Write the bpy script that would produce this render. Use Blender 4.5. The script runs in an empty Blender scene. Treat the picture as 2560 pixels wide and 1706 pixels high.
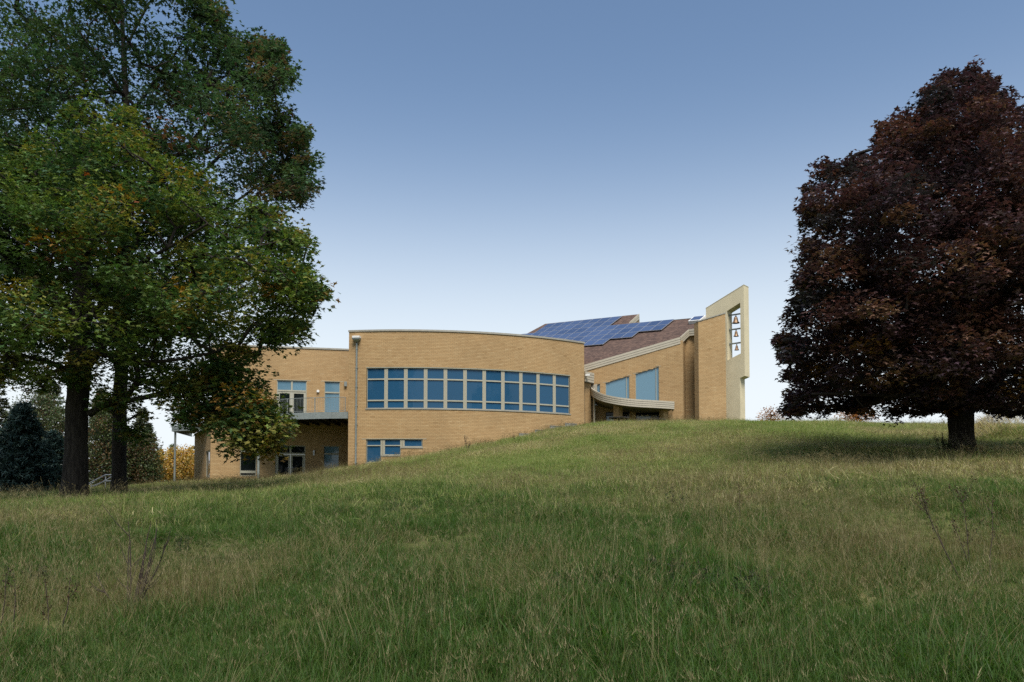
import bpy, math, random
import numpy as np
from mathutils import Vector, Matrix

random.seed(7)
rng = np.random.default_rng(11)
SC = bpy.context.scene
COL = SC.collection

# ------------------------------------------------------------------ camera
F = 2000.0                       # focal length in photograph pixels (2560 wide)
TH = math.radians(2.5)           # slight upward tilt, rest is lens shift
HZ = 1250.0                      # eye-level line in the photograph
VC = HZ - F * math.tan(TH)
cam = bpy.data.cameras.new('camera')
cam_o = bpy.data.objects.new('camera', cam)
COL.objects.link(cam_o)
SC.camera = cam_o
cam_o.rotation_euler = (math.pi / 2 + TH, 0, 0)
cam.sensor_width = 36.0
cam.lens = F / 2560 * 36.0
cam.shift_y = (VC - 853.0) / 2560
cam.clip_end = 6000

# ------------------------------------------------------------------ sky, sun, exposure
SUN = Vector((0.14, -0.50, 0.86)).normalized()
world = bpy.data.worlds.new('World')
SC.world = world
world.use_nodes = True
wn, wl = world.node_tree.nodes, world.node_tree.links
bg = wn['Background']
sky = wn.new('ShaderNodeTexSky')
sky.sky_type = 'NISHITA'
sky.sun_disc = False
sky.sun_elevation = math.asin(SUN.z)
sky.sun_rotation = math.atan2(SUN.x, SUN.y)
sky.air_density = 1.0
sky.dust_density = 1.0
sky.ozone_density = 1.0
tc = wn.new('ShaderNodeTexCoord')
sep = wn.new('ShaderNodeSeparateXYZ')
wl.new(tc.outputs['Generated'], sep.inputs[0])


def wmath(op, a, b=None):
    n = wn.new('ShaderNodeMath')
    n.operation = op
    for i, q in enumerate((a, b)):
        if q is None:
            continue
        if isinstance(q, (int, float)):
            n.inputs[i].default_value = q
        else:
            wl.new(q, n.inputs[i])
    return n.outputs[0]


el = wmath('MAXIMUM', sep.outputs[2], 0.0)
fac = wmath('POWER', 2.71828, wmath('MULTIPLY', wmath('POWER', wmath('DIVIDE', el, 0.297), 3.0), -1.0))
mx = wn.new('ShaderNodeMix')
mx.data_type = 'RGBA'
wl.new(fac, mx.inputs[0])
tn = wn.new('ShaderNodeMix')
tn.data_type = 'RGBA'
tn.blend_type = 'MULTIPLY'
tn.inputs[0].default_value = 1.0
wl.new(sky.outputs[0], tn.inputs[6])
tn.inputs[7].default_value = (0.965, 1.01, 1.01, 1)
wl.new(tn.outputs[2], mx.inputs[6])
mx.inputs[7].default_value = (6.0, 6.45, 6.75, 1)
wl.new(mx.outputs[2], bg.inputs[0])
bg.inputs[1].default_value = 0.075
sun = bpy.data.lights.new('sun', 'SUN')
sun_o = bpy.data.objects.new('sun', sun)
COL.objects.link(sun_o)
sun.energy = 2.9
sun.angle = math.radians(28)
sun.color = (1.0, 0.95, 0.87)
sun_o.rotation_euler = SUN.to_track_quat('Z', 'Y').to_euler()
sun_o.location = (30, -30, 60)
vs = SC.view_settings
vs.view_transform = 'Standard'
vs.look = 'None'
vs.exposure = 1.0
vs.gamma = 1.0
vs.use_curve_mapping = False
SC.cycles.max_bounces = 5
SC.cycles.diffuse_bounces = 3
SC.cycles.glossy_bounces = 2
SC.cycles.transmission_bounces = 3
SC.cycles.transparent_max_bounces = 4
SC.cycles.caustics_reflective = False
SC.cycles.caustics_refractive = False
SC.cycles.adaptive_threshold = 0.009
SC.cycles.use_denoising = False


# ------------------------------------------------------------------ helpers
def at(u, v, Y):
    """point of the place seen at photograph pixel (u, v) when it stands Y metres ahead"""
    X = (u - 1280.0) / F
    U = -(v - VC) / F
    d = np.array([X, math.cos(TH) - U * math.sin(TH), math.sin(TH) + U * math.cos(TH)])
    return d * (Y / d[1])


def zat(v, Y, u=1280):
    return float(at(u, v, Y)[2])


def tag(o, label=None, cat=None, group=None, kind=None):
    if label:
        o['label'] = label
    if cat:
        o['category'] = cat
    if group:
        o['group'] = group
    if kind:
        o['kind'] = kind
    return o


def empty(name, loc, label, cat, group=None):
    o = bpy.data.objects.new(name, None)
    COL.objects.link(o)
    o.location = loc
    o.empty_display_size = 0.3
    return tag(o, label, cat, group)


def root_loc(p):
    while p.parent is not None:
        p = p.parent
    return Vector(p.location)


def link(name, me, mat, parent=None, smooth=False):
    if mat is not None:
        if isinstance(mat, (list, tuple)):
            for m in mat:
                me.materials.append(m)
        else:
            me.materials.append(mat)
    o = bpy.data.objects.new(name, me)
    COL.objects.link(o)
    if parent is not None:
        o.parent = parent
        o.matrix_parent_inverse = Matrix.Translation(-root_loc(parent)) if parent.parent is None and parent.type == 'EMPTY' else Matrix()
    if smooth:
        me.polygons.foreach_set('use_smooth', np.ones(len(me.polygons), bool))
    return o


class MB:
    def __init__(self):
        self.v, self.f = [], []

    def add(self, vs, fs):
        b = len(self.v)
        self.v += [tuple(map(float, p)) for p in vs]
        self.f += [tuple(i + b for i in q) for q in fs]

    def hexa(self, a, b):
        """a: 4 points of one face, b: 4 matching points of the opposite face"""
        self.add(list(a) + list(b), [(0, 1, 2, 3), (7, 6, 5, 4), (0, 4, 5, 1), (1, 5, 6, 2), (2, 6, 7, 3), (3, 7, 4, 0)])

    def box(self, c, sx, sy, sz, rz=0.0):
        cs, sn = math.cos(rz), math.sin(rz)
        P = []
        for z in (-sz / 2, sz / 2):
            for x, y in ((-1, -1), (1, -1), (1, 1), (-1, 1)):
                x, y = x * sx / 2, y * sy / 2
                P.append((c[0] + x * cs - y * sn, c[1] + x * sn + y * cs, c[2] + z))
        self.hexa(P[:4], P[4:])

    def tube(self, pts, rad, n=8, cap=True):
        pts = [Vector(p) for p in pts]
        if not hasattr(rad, '__len__'):
            rad = [rad] * len(pts)
        up = Vector((0.13, 0.27, 0.95))
        rings = []
        for i, p in enumerate(pts):
            d = (pts[min(i + 1, len(pts) - 1)] - pts[max(i - 1, 0)]).normalized()
            x = d.cross(up)
            if x.length < 0.05:
                x = d.cross(Vector((1, 0, 0)))
            x.normalize()
            y = d.cross(x)
            rings.append([p + (x * math.cos(k * 2 * math.pi / n) + y * math.sin(k * 2 * math.pi / n)) * rad[i] for k in range(n)])
        V = [q for r in rings for q in r]
        Fc = []
        for i in range(len(pts) - 1):
            for k in range(n):
                Fc.append((i * n + k, i * n + (k + 1) % n, (i + 1) * n + (k + 1) % n, (i + 1) * n + k))
        if cap:
            Fc.append(tuple(range(n - 1, -1, -1)))
            Fc.append(tuple((len(pts) - 1) * n + k for k in range(n)))
        self.add(V, Fc)

    def lathe(self, c, prof, n=20):
        V, Fc = [], []
        for r, z in prof:
            for k in range(n):
                a = 2 * math.pi * k / n
                V.append((c[0] + r * math.cos(a), c[1] + r * math.sin(a), c[2] + z))
        for i in range(len(prof) - 1):
            for k in range(n):
                Fc.append((i * n + k, i * n + (k + 1) % n, (i + 1) * n + (k + 1) % n, (i + 1) * n + k))
        Fc.append(tuple((len(prof) - 1) * n + k for k in range(n)))
        self.add(V, Fc)

    def build(self, name, mat, parent=None, smooth=False):
        me = bpy.data.meshes.new(name)
        me.from_pydata(self.v, [], self.f)
        me.update()
        return link(name, me, mat, parent, smooth)


def np_mesh(name, V, tris):
    """fast triangle mesh"""
    me = bpy.data.meshes.new(name)
    V = np.ascontiguousarray(V, np.float32)
    T = np.ascontiguousarray(tris, np.int32)
    me.vertices.add(len(V))
    me.vertices.foreach_set('co', V.ravel())
    me.loops.add(T.size)
    me.loops.foreach_set('vertex_index', T.ravel())
    me.polygons.add(len(T))
    me.polygons.foreach_set('loop_start', np.arange(0, T.size, 3, dtype=np.int32))
    me.polygons.foreach_set('loop_total', np.full(len(T), 3, np.int32))
    me.update(calc_edges=True)
    return me


# ------------------------------------------------------------------ materials
def nmat(name):
    m = bpy.data.materials.new(name)
    m.use_nodes = True
    nt = m.node_tree
    b = nt.nodes['Principled BSDF']
    return m, nt.nodes, nt.links, b


def simple(name, col, rough=0.6, metal=0.0, noise=0.15, scale=3.0, bump=0.0, bscale=40.0, spec=0.5):
    m, N, L, b = nmat(name)
    b.inputs['Roughness'].default_value = rough
    b.inputs['Metallic'].default_value = metal
    b.inputs['Specular IOR Level'].default_value = spec
    t = N.new('ShaderNodeTexCoord')
    n = N.new('ShaderNodeTexNoise')
    n.inputs['Scale'].default_value = scale
    n.inputs['Detail'].default_value = 6
    L.new(t.outputs['Object'], n.inputs['Vector'])
    r = N.new('ShaderNodeValToRGB')
    r.color_ramp.elements[0].position = 0.3
    r.color_ramp.elements[1].position = 0.7
    r.color_ramp.elements[0].color = tuple(c * (1 - noise) for c in col) + (1,)
    r.color_ramp.elements[1].color = tuple(min(1, c * (1 + noise)) for c in col) + (1,)
    L.new(n.outputs['Fac'], r.inputs[0])
    L.new(r.outputs[0], b.inputs['Base Color'])
    if bump:
        n2 = N.new('ShaderNodeTexNoise')
        n2.inputs['Scale'].default_value = bscale
        n2.inputs['Detail'].default_value = 5
        L.new(t.outputs['Object'], n2.inputs['Vector'])
        bp = N.new('ShaderNodeBump')
        bp.inputs['Strength'].default_value = bump
        bp.inputs['Distance'].default_value = 0.02
        L.new(n2.outputs['Fac'], bp.inputs['Height'])
        L.new(bp.outputs[0], b.inputs['Normal'])
    return m


def brick_mat():
    m, N, L, b = nmat('buff_brick')
    b.inputs['Roughness'].default_value = 0.85
    b.inputs['Specular IOR Level'].default_value = 0.25
    a = N.new('ShaderNodeAttribute')
    a.attribute_name = 'tint'
    r = N.new('ShaderNodeValToRGB')
    cr = r.color_ramp
    cr.elements[0].position = 0.0
    cr.elements[0].color = (0.235, 0.145, 0.064, 1)
    cr.elements[1].position = 1.0
    cr.elements[1].color = (0.44, 0.322, 0.18, 1)
    e = cr.elements.new(0.35)
    e.color = (0.355, 0.228, 0.108, 1)
    e = cr.elements.new(0.7)
    e.color = (0.395, 0.268, 0.134, 1)
    L.new(a.outputs['Fac'], r.inputs[0])
    t = N.new('ShaderNodeTexCoord')
    n = N.new('ShaderNodeTexNoise')
    n.inputs['Scale'].default_value = 0.35
    n.inputs['Detail'].default_value = 7
    n.inputs['Roughness'].default_value = 0.65
    L.new(t.outputs['Object'], n.inputs['Vector'])
    mr = N.new('ShaderNodeMapRange')
    mr.inputs[1].default_value = 0.3
    mr.inputs[2].default_value = 0.7
    mr.inputs[3].default_value = 0.88
    mr.inputs[4].default_value = 1.1
    L.new(n.outputs['Fac'], mr.inputs[0])
    mm = N.new('ShaderNodeMix')
    mm.data_type = 'RGBA'
    mm.blend_type = 'MULTIPLY'
    mm.inputs[0].default_value = 1
    L.new(r.outputs[0], mm.inputs[6])
    cc = N.new('ShaderNodeCombineColor')
    for i in range(3):
        L.new(mr.outputs[0], cc.inputs[i])
    L.new(cc.outputs[0], mm.inputs[7])
    L.new(mm.outputs[2], b.inputs['Base Color'])
    n2 = N.new('ShaderNodeTexNoise')
    n2.inputs['Scale'].default_value = 60
    L.new(t.outputs['Object'], n2.inputs['Vector'])
    bp = N.new('ShaderNodeBump')
    bp.inputs['Strength'].default_value = 0.4
    bp.inputs['Distance'].default_value = 0.004
    L.new(n2.outputs['Fac'], bp.inputs['Height'])
    L.new(bp.outputs[0], b.inputs['Normal'])
    return m


def glass_mat(name, base, refl, rough=0.03, wob=0.02):
    """window glass: tinted body behind a reflecting outer face, slightly wavy"""
    m, N, L, b = nmat(name)
    oi = N.new('ShaderNodeObjectInfo')
    rp = N.new('ShaderNodeValToRGB')
    rp.color_ramp.elements[0].color = tuple(c * .86 for c in base) + (1,)
    rp.color_ramp.elements[1].color = tuple(c * 1.12 for c in base) + (1,)
    L.new(oi.outputs['Random'], rp.inputs[0])
    L.new(rp.outputs[0], b.inputs['Base Color'])
    b.inputs['Roughness'].default_value = 0.5
    b.inputs['Specular IOR Level'].default_value = 0.0
    b.inputs['Coat Weight'].default_value = 1.0
    b.inputs['Coat Roughness'].default_value = rough
    b.inputs['Coat IOR'].default_value = refl
    t = N.new('ShaderNodeTexCoord')
    n = N.new('ShaderNodeTexNoise')
    n.inputs['Scale'].default_value = 0.9
    n.inputs['Detail'].default_value = 1
    L.new(t.outputs['Object'], n.inputs['Vector'])
    bp = N.new('ShaderNodeBump')
    bp.inputs['Strength'].default_value = wob
    bp.inputs['Distance'].default_value = 0.3
    L.new(n.outputs['Fac'], bp.inputs['Height'])
    L.new(bp.outputs[0], b.inputs['Coat Normal'])
    return m


def shingle_mat():
    m, N, L, b = nmat('brown_shingles')
    b.inputs['Roughness'].default_value = 0.9
    b.inputs['Specular IOR Level'].default_value = 0.2
    uv = N.new('ShaderNodeUVMap')
    br = N.new('ShaderNodeTexBrick')
    br.inputs['Scale'].default_value = 1.0
    br.inputs['Brick Width'].default_value = 0.30
    br.inputs['Row Height'].default_value = 0.14
    br.inputs['Mortar Size'].default_value = 0.008
    br.inputs['Color1'].default_value = (0.128, 0.082, 0.063, 1)
    br.inputs['Color2'].default_value = (0.065, 0.043, 0.036, 1)
    br.inputs['Mortar'].default_value = (0.05, 0.034, 0.03, 1)
    L.new(uv.outputs[0], br.inputs['Vector'])
    n = N.new('ShaderNodeTexNoise')
    n.inputs['Scale'].default_value = 5.0
    n.inputs['Detail'].default_value = 8
    n.inputs['Roughness'].default_value = 0.8
    L.new(uv.outputs[0], n.inputs['Vector'])
    mr = N.new('ShaderNodeMapRange')
    mr.inputs[1].default_value = 0.3
    mr.inputs[2].default_value = 0.7
    mr.inputs[3].default_value = 0.6
    mr.inputs[4].default_value = 1.4
    L.new(n.outputs['Fac'], mr.inputs[0])
    cc = N.new('ShaderNodeCombineColor')
    for i in range(3):
        L.new(mr.outputs[0], cc.inputs[i])
    mm = N.new('ShaderNodeMix')
    mm.data_type = 'RGBA'
    mm.blend_type = 'MULTIPLY'
    mm.inputs[0].default_value = 1
    L.new(br.outputs['Color'], mm.inputs[6])
    L.new(cc.outputs[0], mm.inputs[7])
    L.new(mm.outputs[2], b.inputs['Base Color'])
    bp = N.new('ShaderNodeBump')
    bp.inputs['Strength'].default_value = 0.6
    bp.inputs['Distance'].default_value = 0.02
    L.new(br.outputs['Fac'], bp.inputs['Height'])
    bp.invert = True
    L.new(bp.outputs[0], b.inputs['Normal'])
    return m


def cell_mat():
    m, N, L, b = nmat('solar_cells')
    b.inputs['Roughness'].default_value = 0.35
    b.inputs['Coat Weight'].default_value = 0.6
    b.inputs['Coat Roughness'].default_value = 0.08
    uv = N.new('ShaderNodeTexCoord')
    v = N.new('ShaderNodeTexVoronoi')
    v.inputs['Scale'].default_value = 9.0
    L.new(uv.outputs['Object'], v.inputs['Vector'])
    oi = N.new('ShaderNodeObjectInfo')
    ad = N.new('ShaderNodeMath')
    ad.operation = 'MULTIPLY_ADD'
    ad.inputs[1].default_value = 0.35
    L.new(v.outputs['Color'], ad.inputs[0])
    L.new(oi.outputs['Random'], ad.inputs[2])
    r = N.new('ShaderNodeValToRGB')
    r.color_ramp.elements[0].color = (0.022, 0.040, 0.098, 1)
    r.color_ramp.elements[1].color = (0.046, 0.072, 0.15, 1)
    r.color_ramp.elements[1].position = 1.0
    L.new(ad.outputs[0], r.inputs[0])
    L.new(r.outputs[0], b.inputs['Base Color'])
    return m


def leaf_mat(name, trans=0.35, gain=1.0, rough=0.45, spec=0.3):
    m, N, L, b = nmat(name)
    b.inputs['Roughness'].default_value = rough
    b.inputs['Specular IOR Level'].default_value = spec
    a = N.new('ShaderNodeAttribute')
    a.attribute_name = 'tint'
    L.new(a.outputs['Color'], b.inputs['Base Color'])
    tr = N.new('ShaderNodeBsdfTranslucent')
    hs = N.new('ShaderNodeHueSaturation')
    hs.inputs['Saturation'].default_value = 1.15
    hs.inputs['Value'].default_value = 1.3 * gain
    L.new(a.outputs['Color'], hs.inputs['Color'])
    L.new(hs.outputs[0], tr.inputs[0])
    ms = N.new('ShaderNodeMixShader')
    ms.inputs[0].default_value = trans
    L.new(b.outputs[0], ms.inputs[1])
    L.new(tr.outputs[0], ms.inputs[2])
    L.new(ms.outputs[0], N['Material Output'].inputs[0])
    return m


def bark_mat(name, c0, c1):
    m, N, L, b = nmat(name)
    b.inputs['Roughness'].default_value = 0.95
    b.inputs['Specular IOR Level'].default_value = 0.1
    t = N.new('ShaderNodeTexCoord')
    mp = N.new('ShaderNodeMapping')
    mp.inputs['Scale'].default_value = (9, 9, 1.3)
    L.new(t.outputs['Object'], mp.inputs[0])
    n = N.new('ShaderNodeTexNoise')
    n.inputs['Scale'].default_value = 1.6
    n.inputs['Detail'].default_value = 9
    n.inputs['Roughness'].default_value = 0.7
    n.inputs['Distortion'].default_value = 0.6
    L.new(mp.outputs[0], n.inputs['Vector'])
    r = N.new('ShaderNodeValToRGB')
    r.color_ramp.elements[0].position = 0.36
    r.color_ramp.elements[1].position = 0.64
    r.color_ramp.elements[0].color = c0 + (1,)
    r.color_ramp.elements[1].color = c1 + (1,)
    L.new(n.outputs['Fac'], r.inputs[0])
    L.new(r.outputs[0], b.inputs['Base Color'])
    bp = N.new('ShaderNodeBump')
    bp.inputs['Strength'].default_value = 1.0
    bp.inputs['Distance'].default_value = 0.05
    L.new(n.outputs['Fac'], bp.inputs['Height'])
    L.new(bp.outputs[0], b.inputs['Normal'])
    return m


def ground_mat():
    m, N, L, b = nmat('meadow_soil')
    b.inputs['Roughness'].default_value = 1.0
    b.inputs['Specular IOR Level'].default_value = 0.0
    t = N.new('ShaderNodeTexCoord')
    n = N.new('ShaderNodeTexNoise')
    n.inputs['Scale'].default_value = 0.35
    n.inputs['Detail'].default_value = 10
    n.inputs['Roughness'].default_value = 0.7
    L.new(t.outputs['Object'], n.inputs['Vector'])
    r = N.new('ShaderNodeValToRGB')
    cr = r.color_ramp
    cr.elements[0].position = 0.35
    cr.elements[0].color = (0.055, 0.075, 0.024, 1)
    cr.elements[1].position = 0.68
    cr.elements[1].color = (0.17, 0.15, 0.068, 1)
    e = cr.elements.new(0.52)
    e.color = (0.085, 0.10, 0.034, 1)
    L.new(n.outputs['Fac'], r.inputs[0])
    L.new(r.outputs[0], b.inputs['Base Color'])
    n2 = N.new('ShaderNodeTexNoise')
    n2.inputs['Scale'].default_value = 9
    n2.inputs['Detail'].default_value = 8
    L.new(t.outputs['Object'], n2.inputs['Vector'])
    bp = N.new('ShaderNodeBump')
    bp.inputs['Strength'].default_value = 0.8
    bp.inputs['Distance'].default_value = 0.1
    L.new(n2.outputs['Fac'], bp.inputs['Height'])
    L.new(bp.outputs[0], b.inputs['Normal'])
    return m


M_BRICK = brick_mat()
M_MORTAR = simple('mortar', (0.23, 0.175, 0.105), 0.95, noise=0.12, scale=2, bump=0.2)
M_STUCCO = simple('tan_stucco', (0.54, 0.475, 0.325), 0.9, noise=0.06, scale=1.3, bump=0.35, bscale=70, spec=0.2)
M_COPING = simple('coping_metal', (0.30, 0.28, 0.23), 0.5, metal=0.3, noise=0.1)
M_FRAME = simple('window_frame_paint', (0.31, 0.30, 0.235), 0.5, noise=0.06)
M_MULL = simple('mullion_panel', (0.29, 0.27, 0.205), 0.8, noise=0.16, scale=22, bump=0.3, bscale=60)
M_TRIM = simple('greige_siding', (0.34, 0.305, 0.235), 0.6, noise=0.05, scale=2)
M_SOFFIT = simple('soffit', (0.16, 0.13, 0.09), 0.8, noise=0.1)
M_STEEL = simple('galvanised_steel', (0.25, 0.275, 0.26), 0.45, metal=0.5, noise=0.12, scale=6)
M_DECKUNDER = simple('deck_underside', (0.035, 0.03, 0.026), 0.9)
M_ROOF = shingle_mat()
M_MEMBRANE = simple('roof_membrane', (0.22, 0.22, 0.21), 0.9)
M_GLASS = glass_mat('blue_glass', (0.018, 0.070, 0.138), 1.33, 0.05, 0.05)  # flat blue body under a weak clear coat
M_GLASS_SKY = glass_mat('painted_sky_glass', (0.10, 0.19, 0.255), 1.5, 0.04)  # sky reflection put into the pale base colour
M_GLASS_DARK = glass_mat('dark_glass', (0.006, 0.009, 0.009), 1.28, 0.02)
M_CELL = cell_mat()
M_ALU = simple('aluminium_edge', (0.42, 0.44, 0.47), 0.35, metal=0.6, noise=0.04)
M_BRONZE = simple('bell_bronze', (0.30, 0.19, 0.11), 0.45, metal=0.5, noise=0.2, scale=8)
M_IRON = simple('dark_iron', (0.03, 0.03, 0.032), 0.5, metal=0.4)
M_WHITE = simple('white_fitting', (0.62, 0.62, 0.60), 0.5, noise=0.04)
M_CONC = simple('concrete', (0.26, 0.265, 0.25), 0.9, noise=0.12, scale=4, bump=0.3)
M_TABLE = simple('black_table_metal', (0.018, 0.014, 0.013), 0.4)
M_PAVE = simple('patio_paving', (0.25, 0.23, 0.2), 0.9, noise=0.15)
M_GROUND = ground_mat()
M_LEAF = leaf_mat('oak_leaf', 0.30, 1.0)
M_MAPLE = leaf_mat('maple_leaf', 0.22, 0.9, 0.4, 0.4)
M_NEEDLE = leaf_mat('needle_leaf', 0.1)
M_GRASS = leaf_mat('grass_blade', 0.42, 1.1, 0.5, 0.2)
M_BARK = bark_mat('oak_bark', (0.012, 0.010, 0.009), (0.05, 0.042, 0.034))
M_TWIG = simple('dry_stem', (0.028, 0.018, 0.013), 0.9, noise=0.3)

# ------------------------------------------------------------------ terrain
CTRL = []


def cp(u, v, y):
    CTRL.append(tuple(at(u, v, y)))


for a in [(-400, 1246, 45), (0, 1243, 45), (150, 1239, 48), (300, 1225, 55), (435, 1211, 62), (560, 1205, 60), (700, 1199, 58), (830, 1184, 57),
          (880, 1168, 57.9), (960, 1158, 57.6), (1050, 1146, 57.7), (1150, 1127, 58.2), (1280, 1103, 59), (1350, 1089, 60), (1400, 1078, 61),
          (1500, 1059, 57), (1600, 1059, 57), (1750, 1062, 57), (1870, 1063, 57), (2000, 1059, 57), (2200, 1064, 55), (2400, 1066, 52), (2800, 1066, 52),
          (2405, 1142, 28), (187, 1252, 28), (297, 1240, 33), (1280, 1186, 28), (700, 1222, 28), (1800, 1160, 28), (2000, 1143, 28), (2900, 1142, 28),
          (-500, 1262, 28), (1280, 1142, 40), (700, 1212, 40), (1800, 1108, 40), (2400, 1102, 40), (100, 1243, 40)]:
    cp(*a)
for x, y, z in [(-12, 0, -1.9), (0, 0, -1.75), (12, 0, -1.5), (-10, 7, -1.5), (0, 7, -1.38), (10, 7, -1.15), (-9, 14, -.82), (0, 14, -.55), (9, 14, -.22),
                (0, -15, -2.6), (-40, 0, -2.2), (40, 0, -1.0), (-18, 65, 1.7), (-24, 68, 1.6), (-13, 62, 2.0), (-34, 72, 1.1), (-60, 60, 0.0), (60, 60, 5.0),
                (6, 63.5, 5.45), (8, 61, 5.3), (14, 61, 5.3), (8, 66, 5.3), (16, 66, 5.3), (22, 68, 5.2), (20, 62, 5.45), (0, 75, 4.0), (-15, 80, 1.6), (30, 75, 4.6),
                (-40, 90, 0.5), (0, 95, 2.5), (40, 95, 3.5), (70, 20, 2.0), (-60, 20, -1.2)]:
    CTRL.append((x, y, z))
CP = np.array(CTRL)


def _tps(r2):
    return np.where(r2 > 1e-9, r2 * np.log(np.maximum(r2, 1e-9)), 0.0)


_n = len(CP)
_K = _tps(((CP[:, None, :2] - CP[None, :, :2]) ** 2).sum(-1)) + np.eye(_n) * 8.0
_P = np.c_[np.ones(_n), CP[:, :2]]
_A = np.block([[_K, _P], [_P.T, np.zeros((3, 3))]])
_W = np.linalg.solve(_A, np.r_[CP[:, 2], 0, 0, 0])


def vnoise(x, y, s, seed):
    """smooth value noise 0..1"""
    x = np.asarray(x, float) / s
    y = np.asarray(y, float) / s
    r = np.random.default_rng(seed).random((257, 257))
    xi, yi = np.floor(x).astype(int), np.floor(y).astype(int)
    fx, fy = x - xi, y - yi
    fx, fy = fx * fx * (3 - 2 * fx), fy * fy * (3 - 2 * fy)
    g = lambda a, b: r[a % 257, b % 257]
    return (g(xi, yi) * (1 - fx) + g(xi + 1, yi) * fx) * (1 - fy) + (g(xi, yi + 1) * (1 - fx) + g(xi + 1, yi + 1) * fx) * fy


def terrain(x, y):
    x = np.asarray(x, float)
    y = np.asarray(y, float)
    xs, ys = np.atleast_1d(x).ravel(), np.atleast_1d(y).ravel()
    out = np.zeros(len(xs))
    for i in range(0, len(xs), 20000):
        q = np.c_[xs[i:i + 20000], ys[i:i + 20000]]
        r2 = ((q[:, None, :] - CP[None, :, :2]) ** 2).sum(-1)
        out[i:i + 20000] = _tps(r2) @ _W[:_n] + _W[_n] + q @ _W[_n + 1:]
    d = np.maximum(np.hypot(xs / 85.0, (ys - 45) / 70.0) - 0.85, 0)
    w = np.clip(d / 0.5, 0, 1)
    w = w * w * (3 - 2 * w)
    out = out * (1 - w) - 6.0 * w
    out += (vnoise(xs, ys, 3.1, 1) - .5) * 0.16 + (vnoise(xs, ys, 1.1, 2) - .5) * 0.07
    return out.reshape(np.shape(x)) if np.ndim(x) else float(out[0])


gx = np.unique(np.r_[np.linspace(-45, 45, 226), np.linspace(-120, 120, 61), np.linspace(-3000, 3000, 41)])
gy = np.unique(np.r_[np.linspace(-12, 75, 218), np.linspace(-80, 160, 49), np.linspace(-1500, 4000, 45)])
GX, GY = np.meshgrid(gx, gy, indexing='ij')
GZ = terrain(GX.ravel(), GY.ravel()).reshape(GX.shape)
nxg, nyg = GX.shape
idx = np.arange(nxg * nyg).reshape(nxg, nyg)
q = np.stack([idx[:-1, :-1], idx[1:, :-1], idx[1:, 1:], idx[:-1, 1:]], -1).reshape(-1, 4)
me = np_mesh('ground', np.c_[GX.ravel(), GY.ravel(), GZ.ravel()], np.r_[q[:, [0, 1, 2]], q[:, [0, 2, 3]]])
ground = link('ground', me, M_GROUND, None, True)
tag(ground, 'grassy hillside rising to the brick building', None, None, 'structure')


# ------------------------------------------------------------------ wall paths
class Line:
    def __init__(self, a, b):
        self.a = np.array(a[:2], float)
        self.b = np.array(b[:2], float)
        d = self.b - self.a
        self.L = float(np.hypot(*d))
        self.t = d / self.L
        self.n = np.array([self.t[1], -self.t[0]])
        self.step = 1e9

    def p(self, s, o=0.0):
        return self.a + self.t * s + self.n * o

    def s_u(self, u, o=0.0):
        k = (u - 1280) / F
        # depth along the optical axis is close to world y * cos + z * sin; solve in plan with a small correction
        lo, hi = -5.0, self.L + 5
        fn = lambda s: self.p(s, o)[0] - k * (self.p(s, o)[1] * math.cos(TH) + 8.0 * math.sin(TH))
        for _ in range(60):
            mid = (lo + hi) / 2
            if (fn(lo) < 0) != (fn(mid) < 0):
                hi = mid
            else:
                lo = mid
        return (lo + hi) / 2


class Arc(Line):
    def __init__(self, c, R, a0, a1):
        self.c = np.array(c, float)
        self.R = R
        self.a0 = a0
        self.L = R * (a1 - a0)
        self.step = 0.6

    def p(self, s, o=0.0):
        a = self.a0 + s / self.R
        return self.c + np.array([math.sin(a), -math.cos(a)]) * (self.R + o)


def seg(mb, path, s0, s1, z0, z1, o0, o1, z0r=None, z1r=None, step=None):
    """prism along a wall path between offsets o0 and o1, heights may change from s0 to s1"""
    z0r = z0 if z0r is None else z0r
    z1r = z1 if z1r is None else z1r
    n = max(1, int(math.ceil((s1 - s0) / (step or path.step))))
    for i in range(n):
        a, b = s0 + (s1 - s0) * i / n, s0 + (s1 - s0) * (i + 1) / n
        fa, fb = i / n, (i + 1) / n
        A, B = path.p(a, o1), path.p(b, o1)
        C, D = path.p(a, o0), path.p(b, o0)
        la, lb = z0 + (z0r - z0) * fa, z0 + (z0r - z0) * fb
        ha, hb = z1 + (z1r - z1) * fa, z1 + (z1r - z1) * fb
        mb.hexa([(*A, la), (*B, lb), (*B, hb), (*A, ha)], [(*C, la), (*D, lb), (*D, hb), (*C, ha)])


def lerp(a, b, f):
    return a + (b - a) * f


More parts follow.
